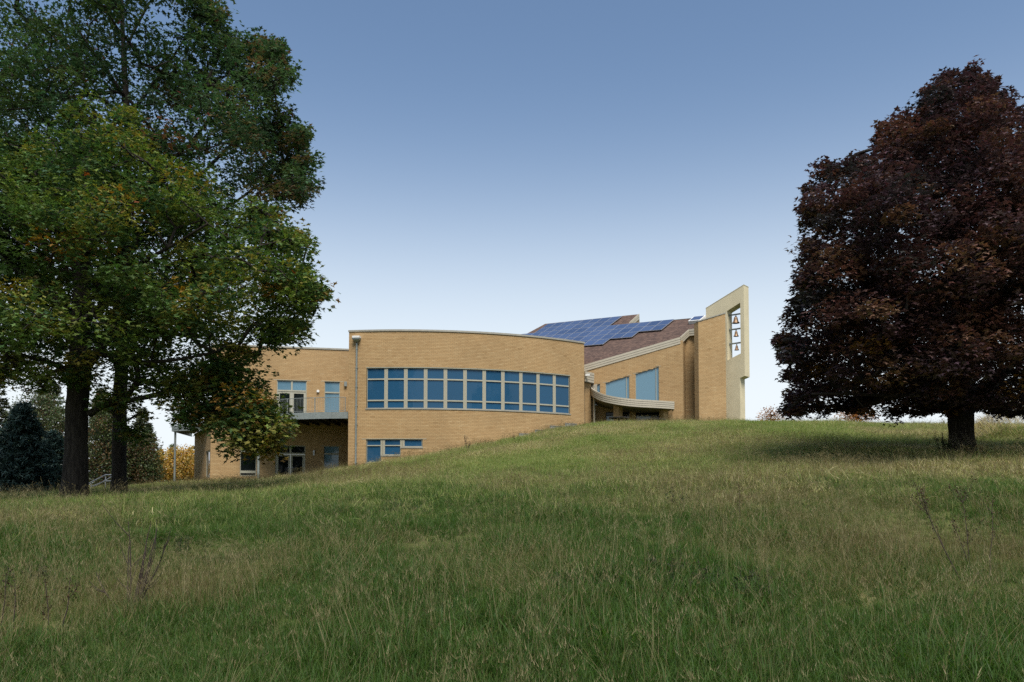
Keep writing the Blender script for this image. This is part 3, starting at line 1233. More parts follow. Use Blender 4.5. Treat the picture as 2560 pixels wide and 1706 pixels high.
# roof light at the top of the slope
sk0 = roofp(1722, 811, -ROFF)
sk_a, sk_b = ua * 1.15, np.cross(ua, NR)
sk_b = sk_b / np.linalg.norm(sk_b) * -1.0
if sk_b[2] < 0:
    sk_b = -sk_b
q0 = [sk0, sk0 + sk_a, sk0 + sk_a + sk_b, sk0 + sk_b]
mb = MB()
mb.hexa([tuple(p) for p in q0], [tuple(p + NR * .28) for p in q0])
sky_l = mb.build('roof_light', M_WHITE, chapel)
mb = MB()
q1 = [sk0 + sk_a * a + sk_b * b + NR * .285 for a, b in ((.1, .12), (.9, .12), (.9, .9), (.1, .9))]
mb.hexa([tuple(p) for p in q1], [tuple(p + NR * .02) for p in q1])
g = mb.build('pane', M_CELL, None)
g.parent = sky_l

# ------------------------------------------------------------------ solar array
arr = empty('solar_array', tuple(T0 + GA * -9 + GBv * 3), 'stepped array of blue solar panels on the brown shingle roof', 'solar panels')
RANGES = [(-14, -6), (-14, -6), (-17, 0), (-18, 0), (-19, -2), (-20, -4)]


def slab_mesh(name, a0, a1, b0, b1, h0, h1):
    P = [GA * a0 + GBv * b0, GA * a1 + GBv * b0, GA * a1 + GBv * b1, GA * a0 + GBv * b1]
    mb = MB()
    mb.hexa([tuple(p + NR * h0) for p in P], [tuple(p + NR * h1) for p in P])
    me = bpy.data.meshes.new(name)
    me.from_pydata(mb.v, [], mb.f)
    return me


me_fr = slab_mesh('panel', .008, .992, .008, .992, -.05, 0.0)
me_fr.materials.append(M_ALU)
me_gl = slab_mesh('cell_sheet', .04, .96, .04, .96, .001, .006)
me_gl.materials.append(M_CELL)
for r, (c0, c1) in enumerate(RANGES):
    for c in range(c0, c1):
        o = bpy.data.objects.new('panel', me_fr)
        COL.objects.link(o)
        o.parent = arr
        o.location = Vector(T0 + GA * c + GBv * r) - arr.location
        g = bpy.data.objects.new('cell_sheet', me_gl)
        COL.objects.link(g)
        g.parent = o
    # standing feet under the free lower edge
    for c in range(c0, c1):
        lower = RANGES[r + 1] if r < 5 else (0, 0)
        if not (lower[0] <= c < lower[1]):
            mb = MB()
            p = T0 + GA * (c + .5) + GBv * (r + .93)
            mb.tube([tuple(p - NR * .05), tuple(p - NR * .18)], .03, 6)
            o = mb.build('foot', M_ALU, arr)

# ------------------------------------------------------------------ entrance canopy
canopy = empty('entrance_canopy', (10, 63, PZ), 'swooping curved canopy with stacked greige boards over the chapel entrance', 'canopy')
edge = []
for u, v, y in ((1492, 961, 65.6), (1482, 963, 65.2), (1478.3, 967.5, 64.6), (1482, 973, 64.0), (1492, 979, 63.3), (1508, 985.5, 62.6), (1532, 991, 62.0), (1560, 995.5, 61.6), (1595, 999, 61.5), (1640, 1001.5, 61.8), (1684.5, 1004.5, 62.5)):
    edge.append(at(u, v, y))
edge = np.array(edge)
# smooth the hand-laid curve
tt = np.linspace(0, len(edge) - 1, 41)


def crom(P, t):
    i = int(min(max(math.floor(t), 0), len(P) - 2))
    f = t - i
    p0, p1, p2, p3 = P[max(i - 1, 0)], P[i], P[i + 1], P[min(i + 2, len(P) - 1)]
    return .5 * ((2 * p1) + (-p0 + p2) * f + (2 * p0 - 5 * p1 + 4 * p2 - p3) * f * f + (-p0 + 3 * p1 - 3 * p2 + p3) * f ** 3)


ed = [crom(edge, t) for t in tt]
back = np.array([cw.p(cwu(1690), .05)[0], cw.p(cwu(1690), .05)[1], ed[-1][2]])
ed2 = ed + [np.array([ed[-1][0] + .25, 64.25, ed[-1][2]])]
boards(ed2, .60, 4, canopy, 'board')
mb = MB()
for k in range(len(ed) - 1):
    a, b = ed[k], ed[k + 1]
    ya = lambda p: cw.a[1] + (cw.b[1] - cw.a[1]) * (p[0] - cw.a[0]) / (cw.b[0] - cw.a[0]) - .03
    if ya(a) - a[1] < .05:
        continue
    for dz, sgn in ((-.02, 1), (-.55, -1)):
        P4 = [tuple(a + [0, .02, dz]), tuple(b + [0, .02, dz]), (b[0], ya(b), b[2] + dz), (a[0], ya(a), a[2] + dz)]
        mb.add(P4, [(0, 1, 2, 3)])
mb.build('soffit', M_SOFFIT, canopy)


def pier(u0, um, u1, y, vt, parent, name='pier'):
    """square brick pier turned so that two faces show"""
    pm = at(um, 1050, y)[:2]
    wl_, wr_ = (um - u0) / F * y, (u1 - um) / F * y
    ang = math.atan2(wl_, wr_)
    side = math.hypot(wl_, wr_)
    t1 = np.array([math.cos(ang), math.sin(ang)])
    t2 = np.array([-math.sin(ang), math.cos(ang)])
    zt = zat(vt, y)
    pts = [pm + t2 * side, pm, pm + t1 * side, pm + t1 * side + t2 * side]
    for a, b in ((0, 1), (1, 2), (2, 3), (3, 0)):
        masonry(Line(pts[a], pts[b]), 4.8, lambda s: zt, [], .15, parent, name)


pier(1535, 1548, 1558, 62.6, 1005, canopy)
pier(1651, 1659, 1671, 63.0, 1018, canopy)
mb = MB()
p = at(1485, 1000, 64.2)
mb.box((p[0], p[1], 7.0), .13, .13, 4.0, .3)
mb.build('post', M_TRIM, canopy)

# small flat-roofed link between the curved wing and the chapel
lk = empty('entrance_link', (6.1, 64.2, PZ), 'small brick link with boarded fascia between curved wing and chapel', 'building')
lp0, lp1 = at(1462.5, 945, 63.4), at(1484, 945, 64.4)
zl0 = zat(931, 63.9)
boards([np.array([lp0[0], lp0[1], zl0]), np.array([lp1[0], lp1[1], zl0]), np.array([lp1[0] + .1, 66.0, zl0])], .82, 4, lk, 'board')
lkl = Line(at(1462.5, 1000, 63.9), at(1478, 1000, 64.6))
masonry(lkl, 4.8, lambda s: zl0 - .78, [], .3, lk, 'wall')
mb = MB()
prism(mb, [tuple(lp0[:2]), tuple(lp1[:2]), (lp1[0], 66), (lp0[0], 66)], zl0 - .83, zl0 - .05)
mb.build('roof', M_MEMBRANE, lk)
mb = MB()
p = at(1466, 938, 63.3)
mb.box((p[0] + .1, p[1] - .02, p[2]), .34, .16, .16, -.2)
mb.build('flood_lamp', M_WHITE, lk)

# ------------------------------------------------------------------ bell tower
tower = empty('bell_tower', (17.5, 65, 5.0), 'pale stucco bell wall with a slanted opening beside a raked brick pier', 'bell tower')
pf0 = at(1747, 950, 63.2)[:2]
tdir = np.array([math.cos(math.radians(22)), math.sin(math.radians(22))])
tb = np.array([-tdir[1], tdir[0]])
bw = Line(pf0, pf0 + tdir * 2.62)
zt0, zt1 = zat(805, 63.2), zat(783.5, 64.17)
masonry(bw, 4.6, lambda s: lerp(zt0, zt1, s / 2.62), [], .3, tower, 'brick_pier')
bl = Line(pf0 + tb * .56, pf0)
masonry(bl, 4.6, lambda s: zt0 - .02, [], .25, tower, 'brick_pier', True, None, 0, .555)
brt = Line(pf0 + tdir * 2.62, pf0 + tdir * 2.62 + tb * .56)
masonry(brt, 4.6, lambda s: zt1 - .02, [], .25, tower, 'brick_pier', True, None, .01, .56)
mb = MB()
seg(mb, bw, -.05, 2.67, zt0, zt0 + .09, -.60, .05, zt1, zt1 + .09)
mb.build('coping', M_COPING, tower)
# stucco wall runs away from the camera towards the left
pr0 = at(1861.5, 900, 64.5)[:2]
sdir = np.array([math.cos(math.radians(-40)), math.sin(math.radians(-40))])
LS = 3.36
sw = Line(pr0 - sdir * LS, pr0)


def swu(u):
    return sw.s_u(u)


def swz(v, s):
    p = sw.p(s)
    return zat(v, p[1])


zl_t, zr_t = swz(771.5, 0), swz(712.5, LS)
so0_, so1_ = swu(1820), swu(1853.5)
hole = (so0_, so1_, swz(901, so0_), swz(884, so1_), swz(778, so0_), swz(757, so1_))
leg = LS - .42
over = (leg, LS, 4.0, 4.0, swz(945.5, leg), swz(940, LS))
masonry(sw, 4.6, lambda s: lerp(zl_t, zr_t, s / LS), [hole, over], .95, tower, 'stucco_wall', False, M_STUCCO)
mb = MB()
seg(mb, sw, -.02, LS + .02, zl_t, zl_t + .03, -.97, .02, zr_t, zr_t + .03)
mb.build('coping', M_STUCCO, tower)


def bell(u, vtop, vbot, width_px, label):
    s = sw.s_u(u, -.45)
    p = sw.p(s, -.45)
    zb, zt_ = zat(vbot, p[1]), zat(vtop, p[1])
    h = zt_ - zb
    r = width_px / F * p[1] / 2
    o = empty('bell', (p[0], p[1], zb), label, 'bell', 'bells in the tower')
    mb = MB()
    prof = [(r * 1.0, 0), (r * .97, h * .06), (r * .80, h * .15), (r * .66, h * .30), (r * .56, h * .50), (r * .50, h * .68), (r * .44, h * .80), (r * .30, h * .90), (r * .1, h * .93)]
    mb.lathe((p[0], p[1], zb), prof, 24)
    inn = [(r * .9, .01), (r * .6, h * .3), (r * .42, h * .75), (.02, h * .85)]
    mb.build('body', M_BRONZE, o, True)
    mb = MB()
    mb.lathe((p[0], p[1], zb), inn, 24)
    mb.build('inner_wall', M_IRON, o, True)
    mb = MB()
    mb.tube([(p[0], p[1], zb + h * .8), (p[0], p[1], zb - h * .03)], r * .09, 6)
    mb.lathe((p[0], p[1], zb - h * .08), [(.01, 0), (r * .16, h * .06), (r * .1, h * .14), (.01, h * .16)], 10)
    mb.build('clapper', M_IRON, o)
    mb = MB()
    mb.lathe((p[0], p[1], zb + h * .90), [(r * .22, 0), (r * .24, h * .08), (r * .1, h * .10)], 12)
    mb.tube([(p[0] - r * .12, p[1], zb + h * .95), (p[0] - r * .12, p[1], zb + h * 1.16)], .02, 6)
    mb.tube([(p[0] + r * .12, p[1], zb + h * .95), (p[0] + r * .12, p[1], zb + h * 1.16)], .02, 6)
    mb.build('headstock', M_IRON, o)
    return s


for v_, (u, vt, vb, w, lab) in zip((784.5, 821, 856.5), ((1842, 791, 808.5, 19, 'largest bronze bell, topmost in the tower opening'), (1842.5, 827, 841.5, 13.5, 'middle bronze bell in the tower opening'), (1843.5, 863, 876, 11.8, 'smallest bronze bell, lowest in the tower opening'))):
    bell(u, vt, vb, w, lab)
    z = zat(v_ + 1.5, sw.p(swu(1840), -.45)[1])
    mb = MB()
    a, b = sw.p(so0_ - .12, -.45), sw.p(so1_ + .12, -.45)
    mb.tube([(*a, z), (*b, z)], .065, 10)
    mb.build('crossbar', M_STEEL, tower)
    mb = MB()
    c = sw.p(so0_ + .03, -.45)
    mb.tube([(*(c - sdir * .02), z), (*(c + sdir * .03), z)], .12, 12)
    mb.build('bar_flange', M_STEEL, tower)

# ------------------------------------------------------------------ patio and tables
mb = MB()
pz = 5.32


def patio_table(u, vtop, y, wpx, label):
    p = at(u, vtop, y)
    r = wpx / F * y / 2
    z = p[2]
    gz = terrain(p[0], p[1])
    o = empty('patio_table', (p[0], p[1], gz), label, 'table', 'patio tables')
    mb = MB()
    n = 8
    ring = lambda rr, zz: [(p[0] + rr * math.cos(2 * math.pi * (k + .5) / n), p[1] + rr * math.sin(2 * math.pi * (k + .5) / n), zz) for k in range(n)]
    V = ring(r, z) + ring(r, z - .05) + ring(r * .93, z - .05)
    mb.add(V, [tuple(range(n))] + [(k, n + k, n + (k + 1) % n, (k + 1) % n) for k in range(n)] + [(n + k, 2 * n + k, 2 * n + (k + 1) % n, n + (k + 1) % n) for k in range(n)])
    mb.build('top', M_TABLE, o)
    for k in range(n):
        a = 2 * math.pi * k / n
        m = MB()
        m.box((p[0] + math.cos(a) * r * .5, p[1] + math.sin(a) * r * .5, z - .035), r * .85, .04, .03, a)
        m.build('rib', M_IRON, o)
    mb = MB()
    mb.tube([(p[0], p[1], gz), (p[0], p[1], z - .05)], .06, 10)
    mb.build('pedestal', M_IRON, o)
    for k in range(4):
        a = math.pi / 4 + k * math.pi / 2
        c = (p[0] + math.cos(a) * r * 1.25, p[1] + math.sin(a) * r * 1.25)
        m = MB()
        m.lathe((c[0], c[1], gz + .42), [(.17, 0), (.19, .02), (.17, .04)], 12)
        m.tube([(c[0], c[1], gz + .43), (c[0], c[1], gz + .1), (p[0], p[1], gz + .08)], .025, 6)
        m.build('seat', M_TABLE, o)


patio_table(1547, 1044.5, 60.0, 53, 'dark octagonal patio table in front of the middle brick pier')
patio_table(1640, 1049, 60.2, 50, 'dark patio table mostly hidden by grass near the right pier')


# ================================================================== TREES
def in_poly(P, poly):
    x, y = P[:, 0], P[:, 1]
    c = np.zeros(len(P), bool)
    n = len(poly)
    for i in range(n):
        x1, y1 = poly[i]
        x2, y2 = poly[(i + 1) % n]
        k = ((y1 > y) != (y2 > y))
        with np.errstate(divide='ignore', invalid='ignore'):
            xi = (x2 - x1) * (y - y1) / (y2 - y1 + 1e-12) + x1
        c ^= k & (x < xi)
    return c


def edge_dist(P, poly):
    d = np.full(len(P), 1e9)
    A = np.array(poly, float)
    for i in range(len(A)):
        a, b = A[i], A[(i + 1) % len(A)]
        ab = b - a
        t = np.clip(((P - a) @ ab) / (ab @ ab + 1e-9), 0, 1)
        d = np.minimum(d, np.hypot(*(P - (a + t[:, None] * ab)).T))
    return d


def to_world(u, v, Y):
    X = (u - 1280.0) / F
    U = -(v - VC) / F
    dy = math.cos(TH) - U * math.sin(TH)
    dz = math.sin(TH) + U * math.cos(TH)
    return np.stack([X / dy * Y, Y, dz / dy * Y], -1)


def to_pix(W):
    Fw = W[:, 1] * math.cos(TH) + W[:, 2] * math.sin(TH)
    Uu = -W[:, 1] * math.sin(TH) + W[:, 2] * math.cos(TH)
    return np.c_[1280 + F * W[:, 0] / Fw, VC - F * Uu / Fw]


def _thin(W, n, sep, rg):
    """greedy selection of up to n points at least about sep apart"""
    out = np.zeros((n, 3))
    c = 0
    for w in W:
        if c >= n:
            break
        if c == 0 or ((out[:c] - w) ** 2).sum(1).min() > sep * sep * (.6 + .8 * rg.random()):
            out[c] = w
            c += 1
    return out[:c]


def sample_crown(poly, D, Tmax, n, gaps=(), edge_m=3.0, rg=None, minsep=0.55, bough=0.0):
    """leaf-cluster centres filling a rounded volume whose outline is the polygon (photo pixels) at distance D.
    With bough > 0 the clusters gather on boughs, leaving darker hollows between them."""
    rg = rg or rng
    A = np.array(poly, float)
    lo, hi = A.min(0), A.max(0)

    def shell(m, inner):
        P = lo + rg.random((m, 2)) * (hi - lo)
        P = P[in_poly(P, poly)]
        e = edge_dist(P, poly) * D / F
        P, e = P[e > inner], e[e > inner]
        T = Tmax * np.sqrt(np.clip(1 - (1 - np.minimum(e / edge_m, 1)) ** 2, 0.01, 1))
        w = np.sign(rg.random(len(P)) - .5) * rg.random(len(P)) ** 0.55
        keep = np.ones(len(P), bool)
        for (gu, gv, gr) in gaps:
            keep &= np.hypot(P[:, 0] - gu, P[:, 1] - gv) > gr
        return to_world(P[keep, 0], P[keep, 1], (D + w * T)[keep])
    if not bough:
        return _thin(shell(12000, 0.0), n, minsep, rg)
    B = _thin(shell(9000, bough * .28), max(8, int(n / (7.2 if bough > 1.02 else 5.8))), bough * (1.12 if bough > 1.02 else .98), rg)
    own = rg.integers(0, len(B), n * 5)
    sz = .7 + .6 * rg.random(len(B))
    W = B[own] + np.clip(rg.normal(size=(n * 5, 3)), -1.7, 1.7) * np.array([bough, bough, bough * .72]) * .58 * sz[own][:, None]
    px = to_pix(W)
    ok = in_poly(px, poly) & (edge_dist(px, poly) * D / F > .46)
    for (gu, gv, gr) in gaps:
        ok &= np.hypot(px[:, 0] - gu, px[:, 1] - gv) > gr
    W = np.vstack([W[ok]])
    free = shell(4000, .40)[:int(n * (.17 if bough > 1.02 else .30))]
    return _thin(np.vstack([free, W]), n, minsep, rg)


OAK_V = np.array([(0, 0, 0), (.5, .22, .02), (1, 0, -.08), (.5, -.22, .02),
                  (.30, .04, 0), (.62, .46, .03), (.62, .07, 0), (.30, -.04, 0), (.62, -.46, .03), (.62, -.07, 0)], float)
OAK_T = np.array([(0, 3, 2), (0, 2, 1), (4, 6, 5), (7, 8, 9)])
MAP_V = np.array([(0, 0, 0), (.5, .24, .03), (1, 0, -.10), (.5, -.24, .03),
                  (.08, .02, 0), (.42, .62, -.05), (.52, .12, .02), (.08, -.02, 0), (.42, -.62, -.05), (.52, -.12, .02)], float)
MAP_T = np.array([(0, 3, 2), (0, 2, 1), (4, 6, 5), (7, 8, 9)])
BLOB_V = np.array([(0, 0, 0), (.5, .28, .05), (1, 0, -.05), (.5, -.28, .05)], float)
BLOB_T = np.array([(0, 3, 2), (0, 2, 1)])
NEED_V = np.array([(0, .06, 0), (0, -.06, 0), (1, 0, 0)], float)
NEED_T = np.array([(0, 1, 2)])


def leaves(name, pos, size, cols, LV, LT, mat, parent, up_bias=0.9, droop=0.25, rg=None, dirs=None):
    rg = rg or rng
    N = len(pos)
    nrm = rg.normal(size=(N, 3))
    nrm /= np.linalg.norm(nrm, axis=1)[:, None]
    nrm[:, 2] += up_bias
    nrm /= np.linalg.norm(nrm, axis=1)[:, None]
    x = rg.normal(size=(N, 3)) if dirs is None else dirs + rg.normal(size=(N, 3)) * .35
    x[:, 2] -= droop
    x -= nrm * (x * nrm).sum(1)[:, None]
    x /= np.linalg.norm(x, axis=1)[:, None] + 1e-9
    y = np.cross(nrm, x)
    s = size * (0.7 + 0.6 * rg.random(N))
    V = pos[:, None, :] + (x[:, None, :] * LV[None, :, 0:1] + y[:, None, :] * LV[None, :, 1:2] + nrm[:, None, :] * LV[None, :, 2:3]) * s[:, None, None]
    T = LT[None] + (np.arange(N) * len(LV))[:, None, None]
    me = np_mesh(name, V.reshape(-1, 3), T.reshape(-1, 3))
    ca = me.attributes.new('tint', 'FLOAT_COLOR', 'FACE')
    C = np.ones((N, len(LT), 4), np.float32)
    C[:, :, :3] = cols[:, None, :]
    ca.data.foreach_set('color', C.ravel())
    return link(name, me, mat, parent)


def grow(limbs, centres, rg):
    """connect every leaf cluster to the nearest wood; returns node arrays"""
    P, par, rad, fixed = [], [], [], []
    for pts, rs, p0 in limbs:
        for i, (p, r) in enumerate(zip(pts, rs)):
            par.append((p0 if i == 0 else len(P) - 1))
            P.append(np.array(p, float))
            rad.append(r)
            fixed.append(True)
    P = [np.array(p) for p in P]
    nf = len(P)
    A = np.array(P)
    d0 = np.array([((A - c) ** 2).sum(1).min() for c in centres])
    buf = np.zeros((nf + len(centres) * 12, 3))
    buf[:nf] = A
    cnt = nf
    tips = []
    ok = np.ones(len(buf), bool)
    ok[:max(1, min(4, nf))] = False      # never sprout from the foot of the trunk
    for ci in np.argsort(d0):
        c = centres[ci]
        dv = buf[:cnt] - c
        dist = np.sqrt((dv ** 2).sum(1))
        # branches rise from lower wood: discourage attaching to wood above the cluster
        cost = dist + np.maximum(dv[:, 2], 0) * .9 + (~ok[:cnt]) * 50
        j = int(np.argmin(cost))
        a = buf[j].copy()
        L = np.linalg.norm(c - a)
        n = max(1, min(9, int(L / .45)))
        off = rg.normal(size=3) * .10 * L
        prev = j
        for k in range(1, n + 1):
            f = k / n
            q = a + (c - a) * f + off * math.sin(math.pi * f) + np.array([0, 0, .10 * L * math.sin(math.pi * f)])
            if k < n:
                q = q + rg.normal(size=3) * .03
            buf[cnt] = q
            par.append(prev)
            rad.append(0)
            prev = cnt
            cnt += 1
        tips.append((ci, prev))
    return buf[:cnt], np.array(par), np.array(rad, float), nf, tips


def wood_mesh(name, buf, par, rad, nf, tips, limbs, mat, parent, tw=.011, k=.0125, flare=None):
    cnt = len(buf)
    load = np.zeros(cnt)
    for _, t in tips:
        load[t] += 1
    for i in range(cnt - 1, nf - 1, -1):
        if par[i] >= 0:
            load[par[i]] += load[i]
    r = np.maximum(tw, k * np.sqrt(np.maximum(load, 1)))
    V, T = [], []
    base = 0
    idxs = np.arange(nf, cnt)
    for i in idxs:
        p = par[i]
        a, b = buf[p], buf[i]
        d = b - a
        L = np.linalg.norm(d)
        if L < 1e-6:
            continue
        d /= L
        x = np.cross(d, (0.2, 0.3, 0.93))
        x /= np.linalg.norm(x) + 1e-9
        y = np.cross(d, x)
        r1 = r[i]
        r0 = r[p] if p >= nf else min(r[i] * 1.3, rad[p])
        n = 6 if r1 > .03 else 4
        an = np.arange(n) * 2 * math.pi / n
        ring = np.cos(an)[:, None] * x + np.sin(an)[:, None] * y
        V.append(a + ring * r0)
        V.append(b + d * r1 * .3 + ring * r1)
        q = np.arange(n)
        q2 = (q + 1) % n
        T.append(np.r_[np.c_[q, q2, q2 + n], np.c_[q, q2 + n, q + n]] + base)
        base += 2 * n
    mb = MB()
    for pts, rs, _ in limbs:
        P = np.array(pts)
        n = 14 if rs[0] > .15 else 8
        # resample for a smooth bend
        tt = np.linspace(0, len(P) - 1, (len(P) - 1) * 4 + 1)
        Q = [crom(P, t) for t in tt]
        Rr = [max(.01, float(crom(np.array(rs)[:, None], t)[0])) for t in tt]
        mb.tube([tuple(p) for p in Q], Rr, n)
    LV = np.array(mb.v)
    LT = []
    for f in mb.f:
        for i in range(1, len(f) - 1):
            LT.append((f[0], f[i], f[i + 1]))
    # knobbly bark relief on the big wood
    LV = LV + (np.c_[vnoise(LV[:, 2] * 3, LV[:, 0] * 9, 1, 5), vnoise(LV[:, 2] * 3, LV[:, 1] * 9, 1, 6), np.full(len(LV), .5)] - .5) * .05
    if V:
        VV = np.vstack([LV] + V)
        TT = np.vstack([np.array(LT)] + [t + len(LV) for t in T])
    else:
        VV, TT = LV, np.array(LT)
    me = np_mesh(name, VV, TT)
    return link(name, me, mat, parent, True)


def limb(px, D, parent=-1):
    """px: list of (u, v, depth offset, radius)"""
    pts = [at(u, v, D + d) for u, v, d, _ in px]
    return [pts, [r for *_, r in px], parent]


def clump_positions(centres, per, spread, flat, rg, scale=None):
    """leaf positions in flattened sprays round each twig end"""
    n = len(centres)
    k = np.ones(n) if scale is None else scale
    cnt = rg.poisson(per * k ** 1.7)
    own = np.repeat(np.arange(n), cnt)
    off = rg.normal(size=(len(own), 3))
    off *= np.minimum(1, 1.55 / np.linalg.norm(off, axis=1))[:, None]
    sc = spread * (0.6 + .8 * rg.random(n)) * k
    off *= sc[own][:, None]
    off[:, 2] *= flat
    off[:, 2] -= 0.10 * (off[:, 0] ** 2 + off[:, 1] ** 2) / spread   # spray droops to the outside
    return centres[own] + off, own


def pick(pal, w, n, rg):
    pal = np.array(pal, float)
    return pal[rg.choice(len(pal), n, p=np.array(w) / sum(w))]


def make_tree(name, label, cat, limbs, poly, D, Tmax, ncl, per, spread, flat, lsize, pal, wts, LV, LT, lmat, seed, gaps=(), group=None, minsep=.55, colfn=None, edge_m=3.0, extra=None, up_bias=.9, droop=.25, bough=0.0, sprigs=0):
    rg = np.random.default_rng(seed)
    # resolve limb parents (index of limb, node) to flat indices
    flat_l, start = [], []
    c = 0
    for pts, rs, par in limbs:
        start.append(c)
        p0 = -1 if par == -1 else start[par[0]] + par[1]
        if p0 >= 0:
            # a limb starts inside the wood it leaves
            pass
        flat_l.append((pts, rs, p0))
        c += len(pts)
    root = np.array(limbs[0][0][0])
    o = empty(name, tuple(root), label, cat, group)
    cen = sample_crown(poly, D, Tmax, ncl, gaps, edge_m, rg, minsep, bough)
    if extra is not None:
        cen = np.vstack([cen, extra])
    scale = np.ones(len(cen))
    if sprigs:
        # single shoots that stand out of the crown's outline
        A = np.array(poly, float)
        mid = A.mean(0)
        SP = []
        for i in range(sprigs):
            j = rg.integers(len(A))
            f = rg.random()
            p = A[j] * (1 - f) + A[(j + 1) % len(A)] * f
            t = A[(j + 1) % len(A)] - A[j]
            nn = np.array([t[1], -t[0]]) / (np.hypot(*t) + 1e-6)
            if nn @ (p - mid) < 0:
                nn = -nn
            nn = nn + np.array([rg.normal() * .4, -.25 + rg.normal() * .3])
            L = (rg.random() ** 1.3) * 30
            dd = rg.normal() * 1.1
            for q in (-.35, .1, .55, 1.0):
                SP.append(at(*(p + nn * (L * q - 24) + rg.normal(size=2) * 3), D + dd + rg.normal() * .1))
        cen = np.vstack([cen, np.array(SP)])
        scale = np.r_[scale, np.tile([.62, .5, .4, .32], sprigs)]
    buf, par, rad, nf, tips = grow(flat_l, cen, rg)
    wood_mesh('trunk', buf, par, rad, nf, tips, limbs, M_BARK, o)
    pos, own = clump_positions(cen, per, spread, flat, rg, scale)
    ccol = pick(pal, wts, len(cen), rg)
    if colfn is not None:
        ccol = colfn(cen, ccol, rg)
    cols = ccol[own] * (0.78 + .44 * rg.random((len(own), 1))) * (1 + .07 * rg.normal(size=(len(own), 3)))
    odd = rg.random(len(own)) < .015
    cols[odd] = pick(pal, [1] * len(pal), odd.sum(), rg)
    dr = pos - cen[own]
    dr /= np.linalg.norm(dr, axis=1)[:, None] + 1e-6
    leaves('crown', pos, lsize, np.clip(cols, .002, .9), LV, LT, lmat, o, up_bias, droop, rg, dr)
    return o


# ---- near oak
D1 = 28.0
gz1 = 1252
oakA_l = [limb([(186, 1266, 0, .60), (187, 1240, 0, .50), (188, 1205, 0, .42), (190, 1130, 0, .385), (193, 1020, 0, .365), (200, 900, 0, .35), (204, 790, .1, .315), (206, 690, .2, .28), (209, 580, .3, .245), (213, 470, .4, .20), (222, 380, .4, .15), (232, 310, .3, .10), (240, 280, .2, .05)], D1)]
for px, node in [([(225, 1035, -.2, .13), (270, 1008, -.6, .105), (330, 1000, -1.0, .09), (400, 985, -1.4, .08), (455, 966, -1.7, .07), (520, 975, -2.0, .06), (580, 1010, -2.2, .045), (650, 1060, -2.4, .03)], 4),
                 ([(215, 920, 0, .17), (262, 850, .3, .14), (292, 770, .6, .12), (300, 700, .8, .10), (325, 640, 1.0, .08), (360, 560, 1.1, .05)], 5),
                 ([(212, 800, -.2, .12), (255, 765, -.6, .10), (320, 750, -1.2, .09), (400, 745, -1.8, .075), (470, 720, -2.3, .06), (560, 660, -2.8, .045), (650, 615, -3.0, .03)], 6),
                 ([(178, 930, -.3, .12), (120, 905, -.9, .09), (60, 890, -1.5, .07), (-10, 870, -2, .04)], 5),
                 ([(185, 810, .2, .14), (120, 730, .5, .11), (60, 690, .8, .09), (0, 640, 1, .07), (-60, 580, 1.2, .04)], 6),
                 ([(200, 700, .2, .11), (160, 600, -.4, .09), (120, 520, -1, .07), (90, 430, -1.6, .04)], 7),
                 ([(210, 640, 0, .10), (270, 570, -.8, .08), (340, 500, -1.5, .06), (420, 450, -2.2, .04)], 8),
                 ([(208, 880, -.3, .10), (270, 890, -1.2, .08), (350, 905, -2.2, .065), (440, 900, -3.0, .05), (540, 880, -3.5, .035)], 5),
                 ([(212, 500, .2, .09), (190, 420, -.6, .07), (180, 340, -1.2, .04)], 9),
                 ([(205, 760, -.3, .09), (300, 690, -2, .07), (420, 620, -3.5, .05), (520, 560, -4.2, .03)], 6)]:
    oakA_l.append(limb(px, D1, (0, node)))
oakA_poly = [(185, 262), (215, 320), (260, 300), (310, 255), (350, 300), (395, 385), (455, 395), (520, 405), (560, 470), (640, 500), (700, 520), (735, 560), (775, 585), (760, 640), (785, 690), (818, 722), (795, 770), (765, 800), (775, 848), (700, 850), (655, 868), (640, 905), (655, 960), (695, 1010), (722, 1050), (705, 1120), (650, 1135), (610, 1075), (560, 1055), (500, 1085), (430, 1060), (380, 1035), (330, 1110), (300, 1060), (250, 960), (150, 965), (60, 985), (-30, 960), (-260, 930), (-330, 700), (-250, 450), (-60, 330), (90, 330)]
OAKPAL = [(.055, .098, .032), (.075, .125, .036), (.125, .168, .040), (.190, .195, .046), (.24, .135, .035), (.20, .065, .03), (.038, .075, .032)]


def oakA_col(c, col, rg):
    # turning leaves gather on the low right bough and the low left boughs
    w = np.clip((6.0 - c[:, 2]) / 5.0, 0, 1) * .55 + .10
    k = rg.random(len(c)) < w * .55
    col = col.copy()
    col[k] = pick([(.20, .170, .038), (.22, .135, .034), (.165, .160, .038)], [2, .5, 3], k.sum(), rg)
    return col


rgx = np.random.default_rng(71)
EX = []
for (u, v, dd) in [(480, 985, -1.8), (520, 1000, -2), (560, 1030, -2.1), (600, 1050, -2.2), (640, 1085, -2.3), (680, 1080, -2.4), (700, 1050, -2.4), (660, 1030, -2.3), (620, 1000, -2.2), (640, 960, -2.2), (600, 960, -2), (560, 960, -2), (650, 1120, -2.4), (690, 1110, -2.4), (570, 920, -2), (530, 940, -1.9), (620, 920, -2), (330, 1000, -1), (520, 1050, -2), (600, 880, -2.6), (700, 1010, -2.4), (780, 720, -2.5), (800, 725, -2.5), (760, 760, -2.5), (745, 830, -2.5), (700, 800, -2.5), (765, 690, -2.6), (720, 850, -2.4), (755, 600, -2.4), (720, 570, -2.4)]:
    for k in range(5):
        EX.append(at(u - 34 + rgx.normal() * 16, v + rgx.normal() * 13, D1 + dd + rgx.normal() * .5))
